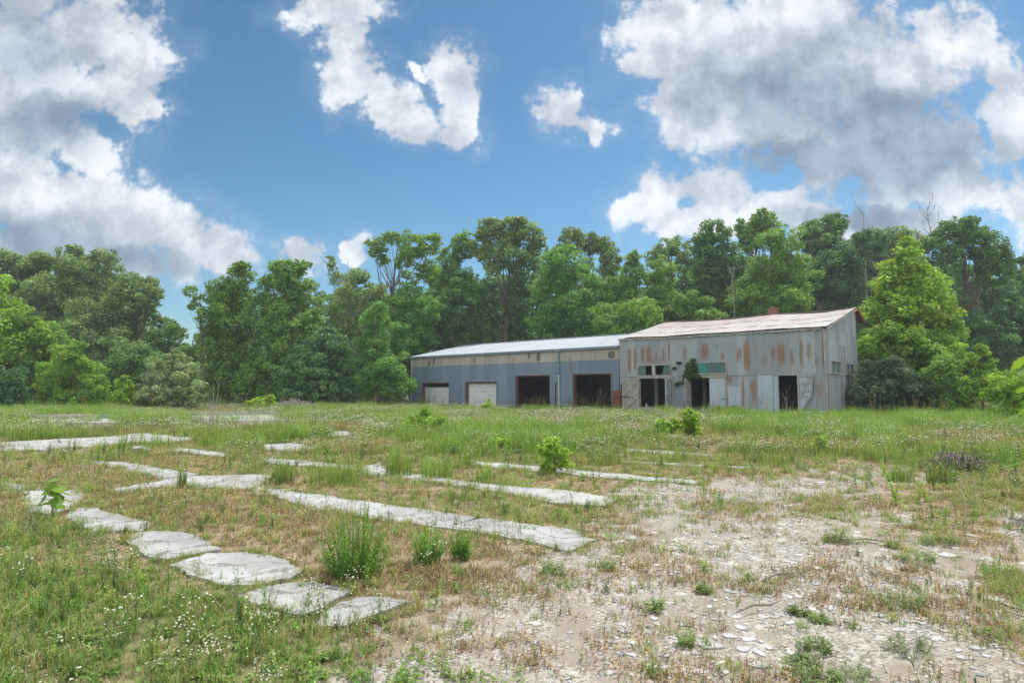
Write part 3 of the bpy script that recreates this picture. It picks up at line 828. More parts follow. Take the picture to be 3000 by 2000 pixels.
    for side in (0,):
        V, F = [], []
        L = RIDGE_N + .22
        us = np.arange(-0.16, U1 + .22, .055)
        for c in range(3):
            t0, t1 = c / 3 - (.012 if c else 0), (c + 1) / 3
            n0 = len(V)
            ts = np.linspace(t0, t1, 4)
            for t in ts:
                for u in us:
                    k = math.floor(u / .65)
                    lift = 0.012 * ((k * 7 + c * 3) % 5) / 4 + .018 * (1 - (t - t0) / (t1 - t0))
                    jag = 0.05 * (((k * 13 + c * 5) % 7) / 6 - .5) if t == t0 else 0
                    tt = t + jag / L
                    n = -.22 + tt * L
                    z = eave(max(0, u)) + .03 + (rz(u) - eave(max(0, u))) * tt - .12 * math.sin(math.pi * tt) * (0.35 + 0.65 * math.sin(u * .45) ** 2) + .012 * math.sin(2 * math.pi * u / CP) + lift
                    V.append((u, n, z))
            nu = len(us)
            for j in range(3):
                for i in range(nu - 1):
                    F.append((n0 + j * nu + i, n0 + j * nu + i + 1, n0 + (j + 1) * nu + i + 1, n0 + (j + 1) * nu + i))
        link('roof', np_mesh('roof', V, F, MT['roof_barn']), R)
    b = MB()
    for i in range(9):
        ua, ub = -.1 + i * 1.54, -.1 + (i + 1) * 1.54 + .05
        b.bar((ua, RIDGE_N, rz(ua) + .06 + .01 * (i % 2)), (ub, RIDGE_N, rz(ub) + .06 + .01 * (i % 2)), .4, .02)
    b.build('ridge_cap', MT['roof_barn'], R)
    b = MB()
    for i in range(7):
        ua, ub = -.05 + i * 1.96, -.05 + i * 1.96 + 1.9
        b.bar((ua, -.13, eave(max(0, ua)) - .07), (ub, -.13, eave(ub) - .07 - .02 * (i % 3)), .03, .11)
    b.bar((12.6, -.16, 5.1), (13.3, -.2, 5.3), .03, .03); b.bar((13.0, -.16, 4.9), (13.45, -.2, 5.24), .03, .03)
    b.build('eave_board', MT['wood'], R)
    b = MB()
    b.bar((U1 + .2, -.1, 5.22), (U1 + .2, RIDGE_N, 6.98), .03, .12)
    b.build('rake_board', MT['wood'], R)
    b = MB(); b.bar((U1 + .06, DB + .06, 6.98), (U1 + .10, DB + 1.5, 6.3), .5, .05); b.bar((U1 + .30, DB - .15, 6.98), (U1 + .34, DB + 1.2, 6.28), .03, .26); b.build('fallen_roof_sheet', MT['redrust'], R)
    b = MB(); b.box(8.04, 8.62, 7.56, 8.10, 0, 7.54); b.box(8.0, 8.66, 7.52, 8.14, 7.543, 7.61); b.box(8.06, 8.60, 7.58, 8.08, 7.613, 7.66); b.box(8.24, 8.42, 7.72, 7.9, 7.663, 7.74)
    b.build('chimney', MT['brick'], R)
    # window over the first doorway: two teal sheets, one skewed, dark between
    b = MB()
    for q in ((1.47, 1.54, 2.62, 3.41), (4.03, 4.10, 2.62, 3.41), (2.64, 2.87, 2.685, 3.345)): b.box(q[0], q[1], -.11, .02, q[2], q[3])
    b.box(1.54, 4.03, -.11, .02, 3.345, 3.41); b.box(1.40, 4.15, -.13, .02, 2.6, 2.683)
    w = b.build('window', MT['wood'], R)
    b = MB(); corr_panel(b, 1.55, 2.13, 2.70, 3.34, 0.0, 0.0); b.build('pane', MT['teal'], w)
    b = MB(); corr_panel(b, 3.42, 4.02, 2.70, 3.34, 0.0, -.12); b.build('pane', MT['teal'], w)
    b = MB()
    b.box(5.55, 5.62, -.11, .02, 2.70, 3.48); b.box(7.88, 7.95, -.11, .02, 2.70, 3.48); b.box(5.62, 7.88, -.11, .02, 3.42, 3.48); b.box(5.5, 8.0, -.13, .02, 2.66, 2.748)
    w = b.build('window', MT['wood'], R)
    for p, q in ((5.63, 6.05), (6.62, 7.87)):
        b = MB(); corr_panel(b, p, q, 2.76, 3.41, 0.0, 0); b.build('pane', MT['teal'], w)
    b = MB(); corr_panel(b, 6.0, 6.62, 2.76, 3.41, -.035, .03); b.build('pane', MT['teal_bright'], w)
    for (a, c, v0, v1) in gw[:2]:
        b = MB()
        x0, x1 = U1 - .02, U1 + .12
        b.box(x0, x1, a - .05, a, v0 - .06, v1 + .06); b.box(x0, x1, c, c + .05, v0 - .06, v1 + .06); b.box(x0, x1, a, c, v1, v1 + .06); b.box(x0, x1 + .03, a, c, v0 - .06, v0)
        b.box(x0, x1, (a + c) / 2 - .03, (a + c) / 2 + .03, v0, v1)
        w = b.build('window', MT['wood'], R)
        for (p, q) in ((a, (a + c) / 2 - .03), ((a + c) / 2 + .03, c)):
            b = MB(); b.box(U1 + .02, U1 + .035, p, q, v0, v1); b.build('pane', MT['teal'], w)
    # lintels
    b = MB(); b.box(1.45, 4.2, -.12, .0, 2.46, 2.58); b.build('lintel', MT['wood'], R)
    b = MB(); b.box(5.35, 7.95, -.1, .0, 2.45, 2.62); b.build('lintel', MT['board'], R)
    b = MB(); b.box(11.0, 12.3, -.07, .0, 2.53, 2.6); b.build('lintel', MT['wood'], R)
    for u in (1.6, 4.13, 5.38, 7.88, 11.04, 12.23):
        b = MB(); b.box(u - .045, u + .045, -.03, .1, 0, 2.45); b.build('door_post', MT['wood'], R)
    # doors
    b = MB(); b.box(.33, 1.55, -.12, -.10, .1, 2.42); dl = b.build('barn_door', MT['board'], R); dl['label'] = 'tan barn door folded back flat, with X bracing'
    b = MB(); y0, y1 = -.16, -.122
    b.box(.27, .39, y0, y1, .05, 2.48); b.box(1.49, 1.61, y0, y1, .05, 2.48)
    for z in (2.36, 1.12, .08): b.box(.39, 1.49, y0, y1, z, z + .11)
    b.bar((.42, -.15, 2.3), (1.46, -.15, 1.28), .05, .1, (0, 0, 1)); b.bar((.42, -.154, 1.28), (1.46, -.154, 2.3), .05, .1)
    b.bar((.42, -.15, .25), (1.46, -.15, 1.08), .05, .1)
    b.build('brace', MT['wood'], dl)
    b = MB(); b.box(-.35, .9, -.2, -.17, 1.14, 1.2); b.build('bolt', MT['darkwood'], dl)
    b = MB(); b.box(.12, .25, -.1, -.03, 0, 2.1); b.build('dark_post', MT['darkwood'], R)
    # leaves standing open at right angles to the wall
    for (u, w_, m, lab) in ((4.06, .92, 'galv_plain', 'grey sheeted barn door standing open outwards'), (5.44, .9, 'wood', 'weathered plank barn door standing open beside the ivy')):
        b = MB(); b.box(u - .02, u + .02, -w_, -.05, .12, 2.44)
        o = b.build('barn_door', MT[m], R); o['label'] = lab
        b = MB()
        for z in (.3, 1.2, 2.2): b.box(u + .02, u + .05, -w_ + .02, -.07, z, z + .12)
        b.bar((u + .06, -.1, .42), (u + .06, -w_ + .06, 1.2), .02, .1, (0, 0, 1)); b.bar((u + .06, -.1, 1.32), (u + .06, -w_ + .06, 2.2), .02, .1, (0, 0, 1))
        b.build('brace', MT['wood'], o)
    b = MB(); b.box(6.76, 7.83, -.06, -.03, .12, 2.43); b.box(6.76, 6.80, -.08, -.062, .12, 2.43); b.box(7.79, 7.83, -.08, -.062, .12, 2.43)
    o = b.build('barn_door', MT['galv_plain'], R); o['label'] = 'plain grey sheet barn door, shut'
    b = MB(); b.box(7.5, 7.95, -.12, -.081, 1.1, 1.15); b.box(7.84, 7.9, -.125, -.081, 1.02, 1.24); b.build('latch', MT['wood'], o)
    b = MB(); b.box(7.95, 8.82, -.02, .02, .05, 1.93); b.build('small_door', MT['galv_plain'], R)
    b = MB(); b.box(7.9, 7.95, -.05, .03, 0, 2.0); b.box(8.82, 8.87, -.05, .03, 0, 2.0); b.box(7.95, 8.82, -.05, .03, 1.94, 2.0); b.build('small_door_frame', MT['wood'], R)
    b = MB(); b.box(9.88, 10.78, -.075, -.03, .1, 2.56); b.box(10.8, 11.06, -.06, -.02, .1, 2.5); o = b.build('barn_door', MT['galv_plain'], R); o['label'] = 'smooth grey sheet door, shut, beside the black doorway'
    # ragged Z-braced door
    b = MB()
    pl = [(12.24, .5), (12.36, .45), (12.62, .95), (12.9, 1.3), (13.02, 1.75), (13.06, 2.54), (12.24, 2.54)]
    n = len(b.v)
    b.v += [(p[0], -.13, p[1]) for p in pl] + [(p[0], -.105, p[1]) for p in pl]
    b.f += [tuple(range(7)), tuple(reversed(range(7, 14)))] + [(i, 7 + i, 7 + (i + 1) % 7, (i + 1) % 7) for i in range(7)]; b.m += [0] * 9
    o = b.build('barn_door', MT['galv_plain'], R); o['label'] = 'broken Z-braced barn door with its lower corner torn away'
    b = MB()
    b.box(12.2, 12.31, -.17, -.132, .3, 2.56)
    for z, r in ((2.42, 13.08), (2.02, 12.98), (1.58, 12.96), (1.22, 12.97)): b.box(12.31, r, -.17, -.132, z, z + .1)
    b.bar((12.36, -.18, 1.28), (12.95, -.18, 2.48), .02, .1, (0, 0, 1))
    b.bar((13.05, -.16, 2.4), (13.02, -.16, 1.7), .03, .05); b.bar((13.02, -.16, 1.7), (12.88, -.16, 1.25), .03, .06); b.bar((12.88, -.16, 1.25), (12.42, -.16, .5), .03, .08)
    b.build('brace', MT['wood'], o)
    # inside
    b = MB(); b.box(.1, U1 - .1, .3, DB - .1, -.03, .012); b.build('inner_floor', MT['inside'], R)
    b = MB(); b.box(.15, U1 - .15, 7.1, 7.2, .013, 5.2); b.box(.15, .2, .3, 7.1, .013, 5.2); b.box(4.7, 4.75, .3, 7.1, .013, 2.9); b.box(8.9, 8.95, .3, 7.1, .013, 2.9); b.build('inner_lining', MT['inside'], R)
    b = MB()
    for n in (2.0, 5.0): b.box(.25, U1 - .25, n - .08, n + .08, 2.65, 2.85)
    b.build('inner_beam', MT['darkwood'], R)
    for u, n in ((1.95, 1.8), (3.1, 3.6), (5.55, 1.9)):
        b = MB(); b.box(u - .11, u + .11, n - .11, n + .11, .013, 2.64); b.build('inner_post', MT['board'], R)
    return R


def corr_panel(b, u0, u1, z0, z1, n, skew):
    us = np.unique(np.concatenate([np.arange(u0, u1, CP / 4), [u1]]))
    k = len(b.v)
    for u in us:
        t = (u - u0) / (u1 - u0)
        s = skew * (1 - t) if skew < 0 else skew * t
        o = n - .06 + cor(u)
        b.v += [(u + s * 0.3, o, z0), (u - s, o, z1)]
    for i in range(len(us) - 1):
        b.f.append((k + 2 * i, k + 2 * i + 2, k + 2 * i + 3, k + 2 * i + 1)); b.m.append(0)


BARN = build_barn()

# loose things against the buildings
b = MB(); b.box(-.58, .06, -.075, -.055, .05, 1.62)
for z in (.6, 1.1): b.box(-.58, .06, -.085, -.076, z, z + .03)
o = b.build('rusty_panel', MT['redrust']); o.location, o.rotation_euler = JOIN, (0, 0, WANG)
tag(o, 'rust-red metal panel standing where the blue shed meets the barn', 'metal panel')
b = MB(); b.bar((0, 0, -.03), (-.62, 0, 1.62), .11, .09); b.bar((-.62, 0, 1.62), (-.70, 0, 1.70), .12, .1)
o = b.build('loose_gutter', MT['trim']); o.location, o.rotation_euler = BW(-23.72, -.1, 0.0), (0, 0, WANG)
tag(o, 'pale length of loose gutter leaning at the end of the blue shed', 'gutter')


# ------------------------------------------------------------------ concrete slabs and strips
def rough_edge(poly, k):
    """walk round an outline, breaking it up with small chips and a few bigger bites"""
    rng = random.Random(k)
    P, n = [], len(poly)
    for i in range(n):
        a, c = Vector(poly[i]), Vector(poly[(i + 1) % n])
        d = (a.length + c.length) / 2
        e = c - a
        nrm = Vector((-e.y, e.x)).normalized() if e.length > 1e-6 else Vector((0, 0))
        seg = max(1, int(e.length / (0.014 * d)))
        for j in range(seg):
            q = a.lerp(c, j / seg)
            f = float(fbm(np.array([q.x * 3.1]), np.array([q.y * 3.1]), 1.0, 13, 3)[0]) - .5
            q = q + nrm * (f * .018 * d * (1 if j else .3) + rng.uniform(-1, 1) * .0022 * d)
            P.append((q.x, q.y))
    return P


def cut(poly, o, dr, t):
    """the part of an outline with dot(p - o, dr) <= t"""
    out, n = [], len(poly)
    for i in range(n):
        a, c = Vector(poly[i]), Vector(poly[(i + 1) % n])
        da, dc = (a - o).dot(dr) - t, (c - o).dot(dr) - t
        if da <= 0: out.append(tuple(a))
        if (da < 0 < dc) or (dc < 0 < da): out.append(tuple(a.lerp(c, da / (da - dc))))
    return out


def build_slabs():
    for k, ((f, pts, label, name), poly) in enumerate(zip(SLABS, SLAB_POLY)):
        rng = random.Random(k)
        P = rough_edge(poly, k)
        cx = sum(p[0] for p in P) / len(P); cyy = sum(p[1] for p in P) / len(P)
        z = 0.006 + 0.0006 * (k % 5)
        o0 = Vector((cx, cyy))
        far = max(P, key=lambda p: (Vector(p) - o0).length)
        dr = (Vector(far) - o0).normalized()
        lo, hi = min((Vector(p) - o0).dot(dr) for p in P), max((Vector(p) - o0).dot(dr) for p in P)
        grp = 'old concrete slabs and strips in the ground'
        if name == 'concrete_strip' and hi - lo > 3.5:
            root = empty(name, (cx, cyy, 0), 0, label, 'concrete strip', grp)
            root['kind'] = 'thing'
            t = lo
            while t < hi - .01:
                t2 = t + rng.uniform(1.5, 2.6)
                if hi - t2 < .8: t2 = hi + 1
                tilt = dr.copy(); tilt.rotate(Matrix.Rotation(rng.uniform(-.12, .12), 2))
                q = cut(cut(P, o0, tilt, t2 - .012), o0, -dr, -t - .012)
                if len(q) > 3:
                    b = MB(); b.prism([(p[0] - cx, p[1] - cyy) for p in q], -.12, z + rng.uniform(-.006, .008))
                    b.build('panel', MT['concrete'], root)
                t = t2
        else:
            b = MB(); b.prism([(p[0] - cx, p[1] - cyy) for p in P], -.12, z)
            o = b.build(name, MT['concrete'], loc=(cx, cyy, 0))
            tag(o, label, 'concrete slab' if name.endswith('slab') else 'concrete strip', grp, 'thing')


build_slabs()


def foundation(label, back, front, kerb_h, z):
    """low raised foundation: a floor slab with an upstand wall along its far edge"""
    r = empty('foundation', (back[0][0], back[0][1], 0), 0, label, 'foundation', 'old foundations in the left field')
    ox, oy = back[0]
    b = MB(); b.prism([(p[0] - ox, p[1] - oy) for p in back + front[::-1]], -.1, z); b.build('floor_slab', MT['concrete'], r)
    b = MB()
    for (p, q) in zip(back[:-1], back[1:]):
        b.bar((p[0] - ox, p[1] - oy + .1, z / 2 + kerb_h / 2), (q[0] - ox, q[1] - oy + .1, z / 2 + kerb_h / 2), .18, kerb_h + z)
    b.build('kerb_wall', MT['concrete'], r)


foundation('long low concrete foundation with an upstand kerb, right of the dead sapling', gpoly(ZZ, [(560, 560), (900, 553), (1460, 540), (1640, 552)]), gpoly(ZZ, [(400, 612), (760, 622), (1100, 618), (1700, 606)]), .22, .1)
foundation('low concrete foundation at the far left of the field', gpoly(Z6, [(130, 46), (340, 46), (545, 47)]), gpoly(Z6, [(100, 62), (340, 66), (560, 68)]), .2, .08)


# ------------------------------------------------------------------ trees and bushes
PAL = {'bright': (.235, .390, .058), 'yellow': (.275, .430, .060), 'mid': (.190, .330, .072), 'grey': (.215, .315, .115), 'dark': (.130, .245, .076),
       'cedar': (.088, .145, .085), 'willow': (.265, .355, .180), 'locust': (.160, .335, .080), 'deep': (.102, .205, .078)}
unit = lambda a: a / np.maximum(np.linalg.norm(a, axis=-1, keepdims=True), 1e-9)


def lobes_of(ells, rng, size=1.0):
    """leaf clumps through the volume of the crown's ellipsoids: centres, radii"""
    Cs, Rs = [], []
    for c, r in ells:
        lr = float(np.clip(0.28 * min(r[0], r[2]), 0.14, 1.0)) * size
        n = int(np.clip(1.45 * (r[0] * r[1] + r[0] * r[2] + r[1] * r[2]) / (lr * lr) / 1.5, 7, 150))
        d = unit(rng.normal(size=(n, 3)))
        q = 0.30 + 0.72 * rng.random(n) ** 0.55
        R = lr * rng.uniform(0.6, 1.25, n)
        Cs.append(np.array(c) + d * q[:, None] * np.maximum(np.array(r) - lr * 0.55, 0.05)); Rs.append(R)
    return np.concatenate(Cs), np.concatenate(Rs)


def leaves_of(Cs, Rs, leaf, dens, base, rng, var=0.16, flat=0.8, droop=0.25, zmin=0.05):
    n = np.maximum(6, (dens * 13.0 * Rs ** 2 / (leaf * leaf)).astype(int))
    idx = np.repeat(np.arange(len(Cs)), n)
    m = len(idx)
    d = unit(rng.normal(size=(m, 3)) + np.array([0, 0, .25]))
    q = 0.35 + 0.75 * rng.random(m) ** 0.6
    P = Cs[idx] + d * (q * Rs[idx])[:, None] * np.array([1.08, 1.08, flat])
    keep = P[:, 2] > zmin
    P, d, idx = P[keep], d[keep], idx[keep]; m = len(P)
    nrm = unit(d * 0.7 + np.array([0, 0, .55]) + rng.normal(size=(m, 3)) * .55)
    t = rng.normal(size=(m, 3)) + d * 0.8 + np.array([0, 0, -droop])
    t = unit(t - nrm * np.sum(t * nrm, 1, keepdims=True))
    w = np.cross(nrm, t)
    L = leaf * rng.uniform(.65, 1.35, m)[:, None]
    W = L * rng.uniform(.36, .55, m)[:, None]
    fold = nrm * L * 0.10
    V = np.stack([P - t * L * .5, P + w * W + fold, P + t * L * .5 - np.array([0, 0, 1]) * L * .06, P - w * W + fold], 1).reshape(-1, 3)
    F = np.arange(m * 4).reshape(-1, 4)
    lob = 1 + var * rng.normal(size=len(Cs))
    yel = rng.normal(size=len(Cs)) * .05
    k = np.clip(lob[idx], .6, 1.5) * rng.uniform(.78, 1.24, m)
    col = np.array(base)[None] * k[:, None]
    col = col * np.stack([1 + yel[idx] + rng.normal(size=m) * .06, np.ones(m), 1 - yel[idx]], 1)
    return V, F, np.repeat(np.clip(col, .005, .6), 4, 0)


def wood_of(base, height, Cs, rng, r0, lean=(0, 0), nb=16, fork=0.45):
    """tapered trunk with limbs that end in the leaf clumps"""
    b = MB()
    top = Vector((base[0] + lean[0], base[1] + lean[1], height))
    bx = Vector((base[0], base[1], -.1))
    w = [rng.normal(0, .02 * height, 2) for _ in range(6)]
    pts = []
    for i in range(7):
        t = i / 6
        p = bx.lerp(top, t)
        if 0 < i < 6: p.x += w[i - 1][0] * .5; p.y += w[i - 1][1] * .5
        pts.append(p)
    rad = [r0 * (1.25 if i == 0 else 1) * (1 - .86 * i / 6) for i in range(7)]
    b.tube(pts, rad, 7)
    order = rng.permutation(len(Cs))[:nb]
    for k in order:
        e = Vector(Cs[k])
        t = min(.92, max(.16, (e.z / height) * rng.uniform(.5, .8)))
        i = int(t * 6); f = t * 6 - i
        p = pts[i].lerp(pts[min(i + 1, 6)], f)
        r = r0 * (1 - .86 * t) * rng.uniform(.3, .5)
        dist = (e - p).length
        mid = p.lerp(e, .5) + Vector((rng.normal() * .06, rng.normal() * .06, rng.uniform(-.02, .10))) * dist
        q1 = p.lerp(mid, .55) + Vector((rng.normal(), rng.normal(), rng.normal())) * dist * .025
        b.tube([p, q1, mid, e], [r, r * .75, r * .55, r * .15], 5)
    return b


def tree(name, label, cat, d, bx, ells, pal, leaf=0.30, dens=1.0, group=None, nb=16, r0=None, seed=0, trunk='trunk', crown='crown', deep=0.9, size=1.0, zlo=0.3, var=.16, top=None, bark='bark'):
    """ells: crown clumps as (x, y, rx, ry) in the 2352-wide photograph, set at distance d with real size and depth"""
    rng = np.random.default_rng(1000 + seed * 7 + len(label))
    s = d / 1411.0
    E = []
    for q in ells:
        c = dp(q[0] * VS, q[1] * VS, d + rng.normal() * q[2] * s * .35)
        E.append((np.array(c), np.array([q[2] * s * 1.15, q[2] * s * deep * 1.15, q[3] * s * 1.1])))
    base = dp(bx * VS, 894 * VS, d)
    bxy = np.array([base.x, base.y, 0])
    if cat in ('bush', 'sapling'):       # bushes are leafy down to the ground
        for c, r in list(E)[:5]: E.append((np.array([c[0], c[1], r[2] * .62]), r * np.array([.95, .95, .75])))
    leaf = leaf * .82
    Cs, Rs = lobes_of(E, rng, size)
    root = empty(name, (base.x, base.y, 0), 0, label, cat, group)
    V, F, col = leaves_of(Cs - bxy, Rs, leaf, dens, PAL[pal], rng, zmin=zlo, var=var)
    link(crown, np_mesh(crown, V, F, MT['leaf'], cols=col), root)
    H = max(e[0][2] + e[1][2] * .55 for e in E) if top is None else top
    if r0 is None: r0 = .012 * H + .03
    cx = np.mean([e[0][0] for e in E if e[0][2] > H * .6] or [base.x]) - base.x
    w = wood_of((0, 0), H, Cs - bxy, rng, r0, (cx * .8, 0), nb)
    w.build(trunk, MT[bark], root, smooth=True)
    return root


